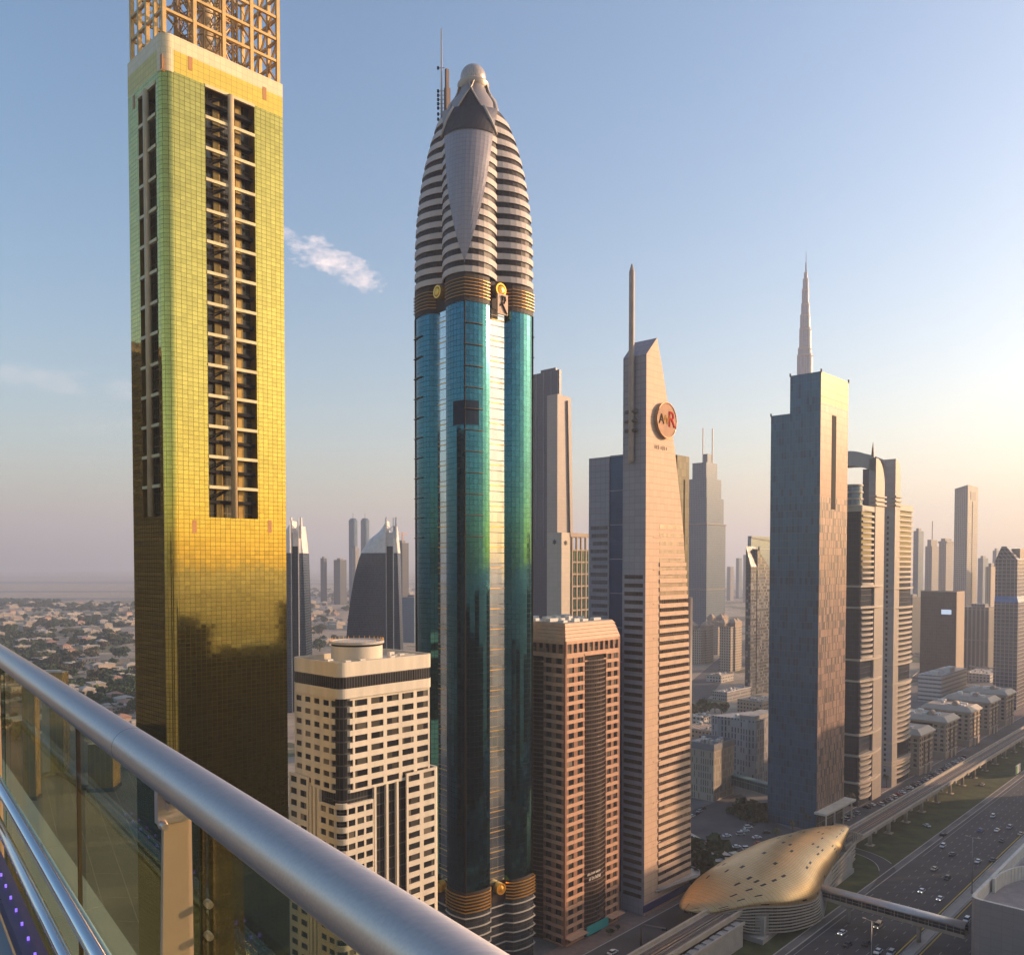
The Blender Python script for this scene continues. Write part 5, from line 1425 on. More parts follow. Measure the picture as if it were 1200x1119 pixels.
# far pair + crane tower
for (a,b,c,Y,lab) in ((408,420,607,2600,'left of two slim hazy blue towers far behind the sail tower'),(422,434,607,2650,'right of two slim hazy blue towers far behind the sail tower')):
    F=Frame((a+b)/2,Y,42.9,px_r=b,px_l=a); t=fthing(F,'slim_tower',lab,'tower','distant pair of slim towers'); zt=F.z(c)
    m=MB(); m.prism(rounded(0,0,F.Lx,F.Ly,F.Lx*.3,5),0,zt-6); m.prism(rounded(1,1,F.Lx-1,F.Ly-1,F.Lx*.28,5),zt-6,zt,top=rounded(F.Lx*.25,F.Ly*.25,F.Lx*.8,F.Ly*.8,F.Lx*.1,5)); m.build('wall',far_blue,t)
    m=MB(); m.bar((F.Lx/2,F.Ly/2,zt),(F.Lx/2,F.Ly/2,zt+16),1.2); m.build('mast',far_grey,t)
boxtower(375.5,383,654,2900,far_dark,'smallest hazy slab left of the far blue pair',a=30)
boxtower(391,406,656,2900,far_dark,'wide low hazy dark block between the small slab and the blue pair',a=30)
boxtower(412,421,642,2500,far_grey,'pale short block in front of the far blue pair',a=30)
F,t,zt=boxtower(464,479,636,2000,far_dark,'hazy tower under construction with cranes, right of the sail tower',a=30)
for x,y in ((2,2),(F.Lx-3,F.Ly-3)):
    m=MB(); m.bar((x,y,zt),(x,y,zt+24),1.5); m.bar((x-14,y,zt+21),(x+20,y,zt+22),1.2); m.build('crane',plain('crane',(.4,.2,.1),.6),t)
boxtower(352,356,645,2300,far_blue,'thin blue hazy tower beside the half hidden sail tower',a=30)
boxtower(470,500,700,1500,far_blue,'low wide blue block seen right of the sail tower',a=30,cat='building')
# stepped hotel tower with twin masts (px 808-850)
F=Frame(828,1350,42.9,px_r=850,px_l=803)
t=fthing(F,'stepped_hotel_tower','stepped grey-blue hotel tower with two thin masts right of the wedge tower','tower')
wallm=pat('stepped_wall',3.0,3.6,(.04,.08,.12),(.13,.17,.21),.35,.22,.1,.3)
Lx,Ly=F.Lx,F.Ly; lv=[(1.0,613),(.90,583),(.78,560),(.58,541)]
for i,(f,py) in enumerate(lv):
    z0=0 if i==0 else F.z(lv[i-1][1]); z1=F.z(py)
    m=MB(); ax=Lx*(1-f); m.box(ax*.15,Lx-ax*.85,ax*.15,Ly-Ly*(1-f)*.6,z0,z1); m.build('tier',wallm,t)
m=MB(); z1=F.z(541); m.box(Lx*.12,Lx*.4,Ly*.1,Ly*.3,z1,F.z(531)); m.build('crown',wallm,t)
for x in (.12,.38): m=MB(); m.bar((Lx*x,Ly*.1 if x>.3 else Ly*.3,z1),(Lx*x,Ly*.1 if x>.3 else Ly*.3,F.z(500)),1.6); m.build('mast',plain('pale_mast',(.5,.45,.42),.5),t)
for py in (613,690): m=MB(); z=F.z(py); m.box(-1,Lx+1,-1,Ly+1,z-2,z); m.build('belt',far_grey,t)
# super-tall spire tower
F=Frame(941,2150,42.9); t=fthing(F,'supertall_spire','hazy silver supertall tower tapering in steps to a needle above the dark glass tower','tower')
k=2.150; sil=pat('silver_wall',6,4,(.06,.10,.17),(.12,.17,.25),.3,.15,.05,.4)
c=Vector((0,0,0))
tiers=[(932.0,950.4,416),(932.6,948.6,408),(934.4,948.3,385),(934.8,946.6,369),(936.2,946.3,356),(936.6,944.8,339),(937.8,944.6,327),(939.0,943.2,319.5)]
zp=0
for i,(xl,xr,pt_) in enumerate(tiers):
    z1=ZA(pt_,2150); m=MB(); n=24; cx0=((xl+xr)/2-941.5)*k; rr0=(xr-xl)/2*k*.96; ring_=[]
    for q in range(n):
        a=2*PI*q/n; rr=rr0*(1 if q%4<2 else .86); ring_.append((cx0+rr*math.cos(a),rr*math.sin(a)))
    m.prism(ring_,zp,z1); m.build('tier',sil,t); zp=z1
    m=MB(); m.prism([(cx0+rr0*1.01*math.cos(2*PI*q/n),rr0*1.01*math.sin(2*PI*q/n)) for q in range(n)],z1-5,z1-1.5); m.build('mechanical_belt',far_grey,t)
m=MB(); m.tube([(0,0,ZA(320,2150)),(0,0,ZA(308,2150)),(0,0,ZA(308,2150)+.1),(0,0,ZA(295,2150))],[2.2,1.8,1.0,.5],8); m.build('needle',sil,t)
# dark diamond-topped tower pair near px 870-905
F=Frame(880,900,42.9,px_r=900,px_l=874); t=fthing(F,'slant_top_tower','dark glass tower with slanted pointed tops left of the stepped glass tower','tower')
Lx,Ly=F.Lx,F.Ly; m=MB()
dg=facade('slant_glass',2.6,3.4,(.05,.06,.075),(.03,.035,.04),tx=.2,tz=.3,metal=.3,rough=.15,alt=(.25,.25,.25),altp=.25)
def slant(m,x0,x1,y0,y1,za,zb,zc_,zd):
    v=[(x0,y0,za),(x1,y0,zb),(x1,y1,zc_),(x0,y1,zd)]
    b=[(p[0],p[1],0) for p in v]
    for i in range(4): m.face([b[i],b[(i+1)%4],v[(i+1)%4],v[i]])
    m.face(v)
slant(m,0,Lx*.55,0,Ly,F.z(664),F.z(664),F.z(640),F.z(640)); slant(m,Lx*.35,Lx*1.9,-.5,Ly*1.3,F.z(643),F.z(690),F.z(690),F.z(643)); m.build('wall',dg,t)
m=MB(); m.bar((Lx*.5,1,F.z(650)),(Lx*.5,1,F.z(640)),1.2); m.build('mast',black,t)
F,t,zt=boxtower(876,930,628,1150,facade('pale_blue_glass',2.5,40,(.10,.16,.22),(.30,.33,.36),tx=.14,tz=.01,metal=.4,rough=.2,vary=.1),'pale blue striped glass tower just behind the slant-topped one',pc=880,roof=False)
m=MB(); m.bar((0,0,zt-2),(F.Lx,0,zt-9),2,2); m.build('roof_edge',far_grey,t)
# rounded tall tower px 1118-1145
Y=1500; F=Frame(1133,Y,42.9,px_r=1145,px_l=1117.5); t=fthing(F,'rounded_tower','tall pale-grey rounded tower with slanted top at the right','tower'); Lx,Ly=F.Lx,F.Ly
rm=pat('rounded_wall',3,3.6,(.12,.12,.12),(.34,.31,.28),.3,.3,.4,.35)
pl_=[(Lx*.0+0,0),(Lx,0),(Lx,Ly*.6)]+[(Lx*(1-q/8)*1.0,Ly*(.6+.4*math.sin(PI/2*q/8))) for q in range(1,9)]
m=MB(); zt=F.z(570); n=len(pl_); top=[(x,y,zt-(y/Ly)*0+6*(1-y/Ly)-3) for x,y in pl_]
ringb=[(x,y,0) for x,y in pl_]; m.loft([ringb,top],smooth=False); m.face(top); m.build('wall',rm,t)
m=MB(); m.box(Lx*.25,Lx*.75,-.5,.3,zt-22,zt-8); m.build('portal',plain('portal_shadow',(.10,.09,.085),.5),t)
m=MB(); m.box(Lx*.45,Lx*.6,-.8,0,0,zt-25); m.build('fin',rm,t)
far=[(1070,1082,622,1900,'slim grey hazy tower left of a spired cluster'),(1084,1100,640,1800,'stepped hazy tower with thin spire, left half of the cluster'),(1100,1117,634,1850,'stepped hazy tower right half of the cluster'),
     (1146,1158,654,2100,'narrow hazy tower right of the rounded one'),(1155,1168,664,1500,'plain beige hazy tower beside the grid-glass tower'),(1163,1172,645,2300,'faint tower peeking between the beige one and the grid-glass tower')]
for i,(a,b,c_,Y,lab) in enumerate(far):
    F,t,zt=boxtower(a,b,c_,Y,[far_blue,far_grey,far_grey,far_blue,far_beige,far_blue][i],lab)
    if i==1: 
        m=MB(); m.bar((F.Lx/2,F.Ly/2,zt),(F.Lx/2,F.Ly/2,F.z(610)),1.5); m.box(3,F.Lx-3,3,F.Ly-3,zt,zt+14); m.build('spire',far_grey,t)
    if i==2: m=MB(); m.box(3,F.Lx-3,3,F.Ly-3,zt,zt+6); m.box(-2,F.Lx+2,-2,F.Ly+2,zt-4,zt-1); m.build('crown',far_grey,t)
for k,(px,pw,py,Y) in enumerate(((856,8,664,3200),(866,7,654,3400),(874,6,650,3000),(1062,8,660,3000),(1176,9,652,3400),(1188,10,660,3100),(893,8,656,3300),(1103,10,646,2900))):
    boxtower(px-pw/2,px+pw/2,py,Y,far_blue if k%2 else far_grey,['faintest tower fading into haze','tall faint tower fading into haze'][k%2]+(' near the dark glass tower' if px<1000 else ' at the right side'),group='faint skyline towers',roof=False)
# black glass block with podium
F=Frame(1121.5,1000,42.9,px_r=1130.5,px_l=1079.5); t=fthing(F,'black_glass_block','squat dark mirrored block with small lit screen beyond the flyover','building')
zt=F.z(694); m=MB(); m.box(0,F.Lx,0,F.Ly,0,zt); m.build('wall',facade('block_glass',2.5,3.6,(.05,.05,.055),(.07,.06,.055),tx=.05,tz=.05,metal=.3,rough=.12,wave=.05),t)
m=MB(); m.box(-.6,F.Lx,-.6,0,0,zt+1); m.box(-.6,0,0,F.Ly,zt,zt+1.5); m.box(F.Lx,F.Lx+.5,0,10,0,zt+1); m.build('frame',beige,t)
a,z=F.fp(1109,717,1); m=MB(); m.box(-.3,.0,a-5.5,a+5.5,z-2.8,z+2.8); m.build('screen',emis('screen_blue',(.45,.55,.7),.5),t)
t=thing('long_podium','long low beige podium with three dark bays below the black glass block','building',G(1067,740),0)
base=G(1067,740); m=MB(); L=G(1153,742)-base; H_=22
m.prism([(0,0),(L.x,L.y),(L.x+8,L.y+60),(8,60)],0,H_); m.build('wall',beige,t)
for k in range(3):
    a=.02+k*.325; b=a+.29; m=MB(); m.face([(L.x*a,L.y*a-.4,2),(L.x*b,L.y*b-.4,2),(L.x*b,L.y*b-.4,H_-5),(L.x*a,L.y*a-.4,H_-5)]); m.build('glazing',far_dark,t)
F,t,zt=boxtower(1128,1168,712,1100,pat('ribbed_block',5,40,(.07,.07,.075),(.33,.28,.23),.35,.02),'low ribbed block right of the black glass block',pc=1160,cat='building')
boxtower(1060,1080,700,1300,far_dark,'dark low block left of the black glass block',cat='building')
# grid glass tower at the right edge
F=Frame(1194,810,42.9,px_r=1235,px_l=1166); t=fthing(F,'grid_glass_tower','square-gridded mauve glass tower with pitched crown at the right edge','tower'); Lx=F.Lx; Ly=F.Ly
gg=facade('grid_glass',3.6,3.6,(.10,.09,.10),(.36,.31,.30),tx=.14,tz=.14,metal=.35,rough=.2,vary=.3); zt=F.z(656); zap=F.z(640); zbl=F.z(706); zbt=F.z(699)
m=MB(); DD=Ly; m.box(0,Lx,0,DD,0,zbl); m.box(1.5,Lx,1.5,DD,zbt,zt); m.build('wall',gg,t)
m=MB(); m.prism([(0,0),(Lx,0),(Lx,DD),(0,DD)],zbl,zbt,top=[(1.5,1.5),(Lx,1.5),(Lx,DD),(1.5,DD)]); m.build('skirt',facade('skirt_blue',3.6,3.6,(.05,.14,.30),(.2,.25,.3),metal=.3,rough=.2),t)
m=MB(); m.prism([(1.5,1.5),(Lx,1.5),(Lx,DD),(1.5,DD)],zt,zap,top=[(1.5,DD*.55),(Lx,DD*.55),(Lx,DD*.75),(1.5,DD*.75)]); m.build('crown',gg,t)
m=MB(); m.box(Lx*.1,Lx,DD*.12,DD*.6,zt,zap-2); m.build('roof_plant',beige,t)
# low white office behind the beige row
F=Frame(1105,850,42.9,px_r=1135,px_l=1078); t=fthing(F,'white_office','low white office block with ribbon windows behind the beige row','building')
zt=F.z(792); m=MB(); m.box(0,F.Lx,0,F.Ly,0,zt); m.build('wall',facade('white_ribbon',4,4.2,(.08,.08,.09),(.5,.48,.46),tx=.05,tz=.6,metal=0,rough=.3),t)
m=MB(); m.box(3,9,4,12,zt,zt+4); m.box(F.Lx*.4,F.Lx*.6,2,8,zt,zt+5); m.build('roof_unit',MATS['unit_white'],t)
# moorish apartments
def moor(px,py,w,h,Y,lab):
    F=Frame(px,Y,42.9,px_r=px+w,px_l=px-w); t=fthing(F,'domed_apartments',lab,'building','ochre apartments with gabled towers'); Lx,Ly=F.Lx,F.Ly; zt=F.z(py)
    m=MB(); m.box(0,Lx,0,Ly,0,zt); m.box(Lx*.3,Lx*.7,-2,0,0,zt); m.build('wall',far_beige,t)
    for x,y in ((Lx*.5,0),(2,Ly*.5),(Lx*.9,2)):
        m=MB(); m.box(x-5,x+5,y-1,y+9,zt,zt+5); m.prism([(x-6,y-2),(x+6,y-2),(x+6,y+10),(x-6,y+10)],zt+5,zt+11,top=[(x-.3,y+3.7),(x+.3,y+3.7),(x+.3,y+4.3),(x-.3,y+4.3)]); m.build('turret',plain('turret_tan',(.38,.28,.2),.7),t)
moor(857,735,13,0,1100,'ochre apartment block with pointed turret, right one behind the wedge tower')
moor(822,738,15,0,1180,'ochre apartment block half hidden behind the wedge tower')
moor(842,728,12,0,1300,'ochre apartment block at the back of the turreted group')

# low roofs between the dark glass tower and the car park
lowm=[plain('low_tan',(.40,.30,.22),.8),plain('low_grey',(.33,.31,.29),.8),plain('low_white',(.55,.52,.48),.8)]
lowf=[facade('low_wall_%d'%i_,pw_,3.5,(.03,.032,.036),c_,tx=.5,tz=.58,metal=0,rough=.25,frough=.85,vary=.5,alt=c_,altp=.14,wob=0,wave=0,gspec=.3,frnoise=.2) for i_,(pw_,c_) in enumerate(((3.2,(.38,.28,.2)),(2.4,(.30,.28,.26)),(3.8,(.48,.45,.41))))]
def lowb(px,py,w,d,h,k,lab,cat='building'):
    P=G(px,py); t=thing('low_building',lab,cat,P,R(90-42.9),'low buildings between the towers')
    m=MB(); m.box(0,w,0,d,0,h); m.build('wall',lowf[k],t)
    m=MB(); m.box(-.3,w+.3,-.3,.3,h,h+.8); m.box(-.3,.3,.3,d,h,h+.8); m.box(w-.3,w+.3,.3,d,h,h+.8); m.build('parapet',lowm[(k+1)%3],t)
    for q in range(11):
        m=MB(); x=1+rnd.random()*max(1,w-5); y=1+rnd.random()*max(1,d-5); m.box(x,x+2.4,y,y+2,h,h+1.6); m.build('roof_unit',MATS['unit_white'] if q%2 else roofgrey,t)
lowb(893,838,30,25,12,0,'small orange-tan low building left of the dark glass tower')
lowb(868,858,45,26,7,1,'low grey building with cluttered roof beside the tan one')
lowb(835,868,30,30,7,0,'low tan building beside the wedge tower')
lowb(852,822,50,16,9,1,'low curved-front dark building beyond the small tan one')
lowb(888,868,26,22,9,2,'pale low building hard against the dark glass tower')
lowb(825,850,24,20,6,2,'small pale building among trees beside the wedge tower')
lowb(845,800,30,20,8,2,'pale low building by the ramp road')
lowb(1160,800,60,30,9,2,'low pale building behind the farthest beige block')
lowb(1090,762,60,30,8,0,'low tan building by the flyover')
# ================= trees, villas =================
def leafmat(name,col):
    m,nt,b=nodes(name); n=N(nt); g=n.geo()
    oi=nt.nodes.new('ShaderNodeObjectInfo')
    o=n.noise(.7,g['Position'],4)[0]
    c=n.ramp(o,[(.3,tuple(c*.55 for c in col)),(.7,tuple(min(1,c*1.5) for c in col))])
    n.link(c,b.inputs['Base Color']); b.inputs['Roughness'].default_value=.8; b.inputs['Specular IOR Level'].default_value=.15; return m
leaf=[leafmat('foliage',(.058,.085,.026)),leafmat('foliage_olive',(.085,.082,.036)),leafmat('foliage_dark',(.04,.058,.026))]
bark=plain('bark',(.12,.08,.05),.9)
def crown_mesh(name,mat,r,h,n,palm=False,seed=0):
    q=random.Random(seed); m=MB()
    lobes=[(q.uniform(-.5,.5)*r,q.uniform(-.5,.5)*r,h+q.uniform(-.25,.35)*r,q.uniform(.4,.7)*r) for _ in range(7)]
    for i in range(n):
        if palm:
            a=q.uniform(0,2*PI); base=Vector((0,0,h)); e=q.uniform(-.5,.7); L=r*q.uniform(.8,1.1)
            d=Vector((math.cos(a),math.sin(a),0)); s=Vector((-d.y,d.x,0))*.35
            p1=base+d*L*.5+Vector((0,0,L*.35*e+.4)); p2=base+d*L+Vector((0,0,L*(e*.3-.45)))
            m.face([base-s*.4,base+s*.4,p1+s,p1-s]); m.face([p1-s,p1+s,p2]); continue
        lx,ly,lz,lr=q.choice(lobes)
        v=Vector((q.gauss(0,1),q.gauss(0,1),q.gauss(0,1))).normalized()*lr*q.uniform(.55,1.08); v.z*=.75
        c=Vector((lx,ly,lz))+v; u=Vector((q.gauss(0,1),q.gauss(0,1),q.gauss(0,1))).normalized(); w=u.orthogonal().normalized(); u2=u.cross(w); sz=r*q.uniform(.10,.2)
        m.face([c-w*sz,c-u2*sz*.8,c+w*sz,c+u2*sz*.8])
    return m.mesh(name,mat)
def trunk_mesh(h,r):
    m=MB(); m.tube([(0,0,0),(.1*r,0,h*.5),(0,.15*r,h)],[.07*r+.12,.05*r+.1,.04*r+.05],6)
    for a in (0,2.1,4.2): m.tube([(0,0,h*.6),(math.cos(a)*r*.35,math.sin(a)*r*.35,h*1.05)],[.05*r,.02*r],5)
    return m.mesh('trunk',bark)
protos=[]
for i,(r,h,n) in enumerate(((4.6,5.0,420),(5.8,5.6,460),(3.6,4.4,360),(6.6,6.2,500))):
    protos.append((crown_mesh('crown',leaf[i%3],r,h,n,seed=i),trunk_mesh(h,r)))
palm=(crown_mesh('crown',leaf[1],3.2,8.0,34,True,9),trunk_mesh(8.0,2.0))
def tree(P,k,s,lab,group,name='tree'):
    cm,tm=protos[k] if k>=0 else palm
    t=thing(name,lab,'palm' if k<0 else 'tree',P,rnd.random()*6.28,group); t.scale=(s,s,s*rnd.uniform(.85,1.15))
    for me,nm in ((cm,'crown'),(tm,'trunk')):
        o=bpy.data.objects.new(nm,me); COL.objects.link(o); o.parent=t
    return t
# near trees, individually placed
near=[(812,842,1,1.3),(826,838,3,1.2),(838,835,0,1.2),(846,838,1,1.1),(887,838,0,.9),(830,1000,2,1.0),(838,990,0,.8),(818,1018,0,.9),(826,1032,2,.8),(834,1022,0,.8),(816,1035,2,.9),(868,955,0,.6),(876,952,2,.6),(884,957,0,.6),(820,905,0,1.0),(1085,800,1,1.2),(1092,802,0,1.2),(1112,806,0,1.2),(1122,800,1,1.1),(724,1090,2,.35),(716,1096,0,.35)]
tl=['by the wedge tower roofscape','beside the round canopy','on the edge of the car park','in front of the low white office']
for i,(px,py,k,s) in enumerate(near):
    w=1 if (810<px<840 and py>980) else 2 if (860<px<890 and py>940) else 3 if px>1000 else 0
    tree(G(px,py),k,s,['dark leafy tree ','bushy tree ','rounded green tree '][k%3]+tl[w],'street trees between the towers')
for i in range(16): 
    s=300+i*19; 
    if 270<s<395: continue
    tree(SW(s,-189),-1,.9,'small palm on the pavement beside the service road','palms along the service road','palm')
# villa district seen left, through the gap beside the gold tower and behind the hotel
vm=[plain('villa_white',(.44,.39,.33),.8,var=.15),plain('villa_sand',(.37,.30,.23),.8,var=.15),plain('villa_pink',(.44,.32,.25),.8,var=.15)]
vr=[plain('villa_roof_pale',(.38,.34,.29),.8),plain('villa_roof_clay',(.35,.2,.14),.8)]
vw=plain('villa_window',(.05,.05,.05),.3)
vmesh=[]
for i,(w,d,h) in enumerate(((16,12,7),(22,14,7.5),(13,13,6.5),(34,14,8),(28,22,6))):
    a=MB(); a.box(0,w,0,d,0,h); a.box(w*.2,w*.6,-3,0.0,0,h*.55); a.box(w,w+4,d*.3,d*.8,0,h*.5)
    b=MB(); b.box(-.5,w+.5,-.5,d+.5,h,h+.9)
    if i in (0,2): b.prism([(-.5,-.5),(w+.5,-.5),(w+.5,d+.5),(-.5,d+.5)],h+.9,h+3.2,top=[(w*.35,d*.45),(w*.65,d*.45),(w*.65,d*.55),(w*.35,d*.55)])
    else: b.box(w*.3,w*.5,d*.3,d*.6,h+.9,h+2.8)
    c=MB()
    for q in range(int(w//4)): 
        c.box(q*4+1.2,q*4+2.8,-.06,.05,h*.6,h*.82)
        if not (w*.2-2<q*4+1<w*.6): c.box(q*4+1.2,q*4+2.8,-.06,.05,1,2.6)
    vmesh.append([(a.mesh('wall',vm[i%3]),'wall'),(b.mesh('roof',vr[1 if i==2 else 0]),'roof'),(c.mesh('windows_row',vw),'window')])
def villa(P,k,rz,s,lab,group):
    t=thing('villa',lab,'villa',P,rz,group); t.scale=(s,s,s)
    for me,nm in vmesh[k]:
        o=bpy.data.objects.new(nm,me); COL.objects.link(o); o.parent=t
        if nm=='window': o['kind']='stuff'
kinds=['white hipped-roof villa','wide flat-roofed sand villa','small clay-roofed villa','long low white villa block','broad pale villa with flat roof']
occ=[]
def free(P,r):
    for q,rr in occ:
        if (q-P).length<rr+r: return False
    occ.append((P,r)); return True
zones=[(-5,158,708,862,'left of the gold tower',120),(356,412,700,760,'between the gold and lobed towers',26),(468,492,690,752,'just left of the lobed tower',12),(700,728,690,720,'in the distance',0)]
nv=0
for (x0,x1,y0,y1,wh,cnt_) in zones:
    k=0;tries=0
    while k<cnt_ and tries<4000:
        tries+=1
        py=y0+(y1-y0)*rnd.random()**1.5; px=rnd.uniform(x0,x1); P=G(px,py); kk_=rnd.choice([0,1,1,2,3,4]); 
        if P.y<560: continue
        s=1.0 if py>760 else 1.15
        if not free(P,12 if py>740 else 18): continue
        dist='near' if py>770 else 'mid-distance' if py>735 else 'far'
        villa(P,kk_,R(47+rnd.choice([0,90,180])+rnd.uniform(-6,6)),s,f'{kinds[kk_]} in the {dist} gardens {wh}','villas '+wh); k+=1
nt_=0
for (x0,x1,y0,y1,wh,cnt_) in ((-5,158,708,868,'left of the gold tower',205),(350,414,700,765,'between the gold and lobed towers',40),(466,493,690,752,'just left of the lobed tower',14)):
    k=0;tries=0
    while k<cnt_ and tries<6000:
        tries+=1
        py=y0+(y1-y0)*rnd.random()**1.15; px=rnd.uniform(x0,x1); P=G(px,py)
        if not free(P,5): continue
        kk_=rnd.choice([0,1,2,3]); dist='near' if py>770 else 'mid-distance' if py>735 else 'far'
        tree(P,kk_,rnd.uniform(1.0,1.7) if py<790 else rnd.uniform(.8,1.3),f'{["green","olive","dark","large green"][kk_]} tree in the {dist} gardens {wh}','garden trees '+wh); k+=1
# wooded masses nobody could count
def wood(name,lab,areas,n,mat):
    m=MB(); q=random.Random(5)
    for (x0,x1,y0,y1,f) in areas:
        for _ in range(int(n*f)):
            c0_=G(q.uniform(x0,x1),q.uniform(y0,y1)); R0=q.uniform(5,9)
            for _ in range(26):
                v=Vector((q.gauss(0,1),q.gauss(0,1),abs(q.gauss(0,.8)))).normalized()*R0*q.uniform(.6,1.05)
                c=c0_+v; u=Vector((q.gauss(0,1),q.gauss(0,1),q.gauss(0,1))).normalized(); w=u.orthogonal(); u2=u.cross(w); sz=R0*q.uniform(.22,.4)
                m.face([c-w*sz,c-u2*sz,c+w*sz,c+u2*sz])
    o=m.build(name,mat); o['kind']='stuff'; o['label']=lab; o['category']='trees'
wood('woodland','dark belt of distant trees below the sandy plain',[(-10,70,703,711,.45),(60,158,708,716,.35),(-10,60,742,762,.4),(40,158,722,735,.3),(-10,80,760,785,.3),(350,412,690,700,.15),(95,150,742,756,.3),(5,80,775,790,.25),(120,158,790,806,.2)],620,leaf[2])
wood('woodland','dark tree mass near the foot of the gold tower',[(80,158,800,835,1.0)],60,leaf[0])
wood('shrubs','low planting around the metro station and parking',[(810,838,1000,1040,.6),(862,900,950,962,.2)],60,leaf[2])
# a few long pale lanes among the villas
lanes=[((0,772),(158,742)),((0,800),(158,778)),((20,730),(158,726)),((40,860),(158,815)),((60,770),(130,850))]
m=MB()
for a,b in lanes:
    A,B=G(*a,.08),G(*b,.08); m.bar(A,B,8,.06)
struct(m.build('garden_lanes',plain('lane_pale',(.42,.36,.29),.9)),'pale lanes running between the villa gardens','road')
# gold-topped box and lamp mast in the near left district
t=thing('gold_kiosk','small gold-clad rooftop box above the rail, left of the gold tower',"building",G(67,905),0)
Yk=G(67,905).y; k=Yk/1000; m=MB(); m.box(-8*k,8*k,0,14*k,0,ZA(788,Yk)); m.build('wall',facade('kiosk_gold',3,6,(.5,.33,.05),(.2,.12,.03),tx=.25,tz=.05,metal=.7,rough=.2),t)
m=MB(); m.box(-18*k,2*k,1,10*k,0,ZA(786,Yk)); m.box(-9*k,9*k,-.5,0,ZA(788,Yk),ZA(786,Yk)); m.build('annex',vm[0],t)

for (pa,pb,pt,lab) in ((104,132,872,'gold-clad pillar block added on the yard, seen through the balcony glass'),(28,42,800,'slim gold-clad pillar block added on the yard, farther left behind the balcony glass')):  # added gold blocks standing in for the columns in the glass
    P=G((pa+pb)/2,928 if pa>100 else 938); kq=P.y/1000; t=thing('gold_pillar',lab,'building',P,R(8)); m=MB(); w_=(pb-pa)*kq; m.box(-w_/2,w_/2,0,w_,0,ZA(pt,P.y)); m.build('wall',MATS['kiosk_gold'],t)
    m=MB(); m.box(-w_/2-.5,w_/2+.5,-.5,w_+.5,0,2.5); m.build('plinth',black,t)
t=thing('yard_wall','dark curved wall winding across the yard behind the glass','wall'); q_=interp([tuple(G(px_,py_,1.5)) for px_,py_ in ((38,917),(55,908),(72,907),(84,914),(96,922),(108,922))],4)
m=MB(); m.tube(q_,1.6,8); m.build('wall',black,t)
# ================= vehicles =================
def car_mesh(kind):
    """returns meshes: body, glass, wheel; x = forward"""
    L,Wd,Hh=(4.6,1.85,.95) if kind!='van' else (5.0,1.95,1.25)
    top={'sedan':1.45,'suv':1.75,'van':2.1}[kind]
    def car_body():
        m=MB(); w=Wd/2
        side=[(-L/2,.35),(L/2,.35),(L/2,.7),(L/2-.15,Hh-.12),(L/2-1.1,Hh),(-L/2+.25,Hh),(-L/2,.75)]
        if kind=='van': side=[(-L/2,.35),(L/2,.35),(L/2,.8),(L/2-.7,Hh),(-L/2,Hh)]
        n=len(side)
        m.face([(x,-w,z) for x,z in side]); m.face([(x,w,z) for x,z in reversed(side)])
        for i in range(n):
            a,b=side[i],side[(i+1)%n]; m.face([(a[0],-w,a[1]),(a[0],w,a[1]),(b[0],w,b[1]),(b[0],-w,b[1])])
        f={'sedan':(-1.1,.55),'suv':(-1.9,.6),'van':(-2.3,1.3)}[kind]
        m.box(f[0],f[1],-w+.22,w-.22,top-.06,top)
        return m
    def glass():
        m=MB(); w=Wd/2-.05; f={'sedan':(-1.75,1.2,-1.1,.5),'suv':(-2.2,1.2,-1.9,.55),'van':(-2.45,1.9,-2.3,1.25)}[kind]
        m.prism([(f[0],-w),(f[1],-w),(f[1],w),(f[0],w)],Hh,top-.06,top=[(f[2],-w+.2),(f[3],-w+.2),(f[3],w-.2),(f[2],w-.2)]); return m
    def wheel():
        m=MB(); n=12
        for y in (-.12,.12): m.face([(.32*math.cos(2*PI*k/n),y,.32+.32*math.sin(2*PI*k/n)) for k in range(n)])
        for k in range(n):
            a,b=2*PI*k/n,2*PI*(k+1)/n; m.face([(.32*math.cos(a),-.12,.32+.32*math.sin(a)),(.32*math.cos(b),-.12,.32+.32*math.sin(b)),(.32*math.cos(b),.12,.32+.32*math.sin(b)),(.32*math.cos(a),.12,.32+.32*math.sin(a))])
        return m
    return car_body(),glass(),wheel(),L,Wd
cols={'white':(.75,.75,.74),'silver':(.45,.46,.48),'dark':(.03,.032,.036),'black':(.012,.012,.014),'red':(.35,.02,.02),'blue':(.03,.06,.2),'beige':(.5,.42,.3)}
paint={c:plain('paint_'+c,v,.28,.1,var=.02,spec=.6) for c,v in cols.items()}
cglass=plain('car_glass',(.015,.016,.02),.08,0,spec=.8); tyre=plain('tyre',(.015,.015,.015),.9); lampw=emis('headlight_glow',(1,.9,.7),2.5); lampr=emis('tail_lamp',(1,.06,.03),1.2)
cache={}
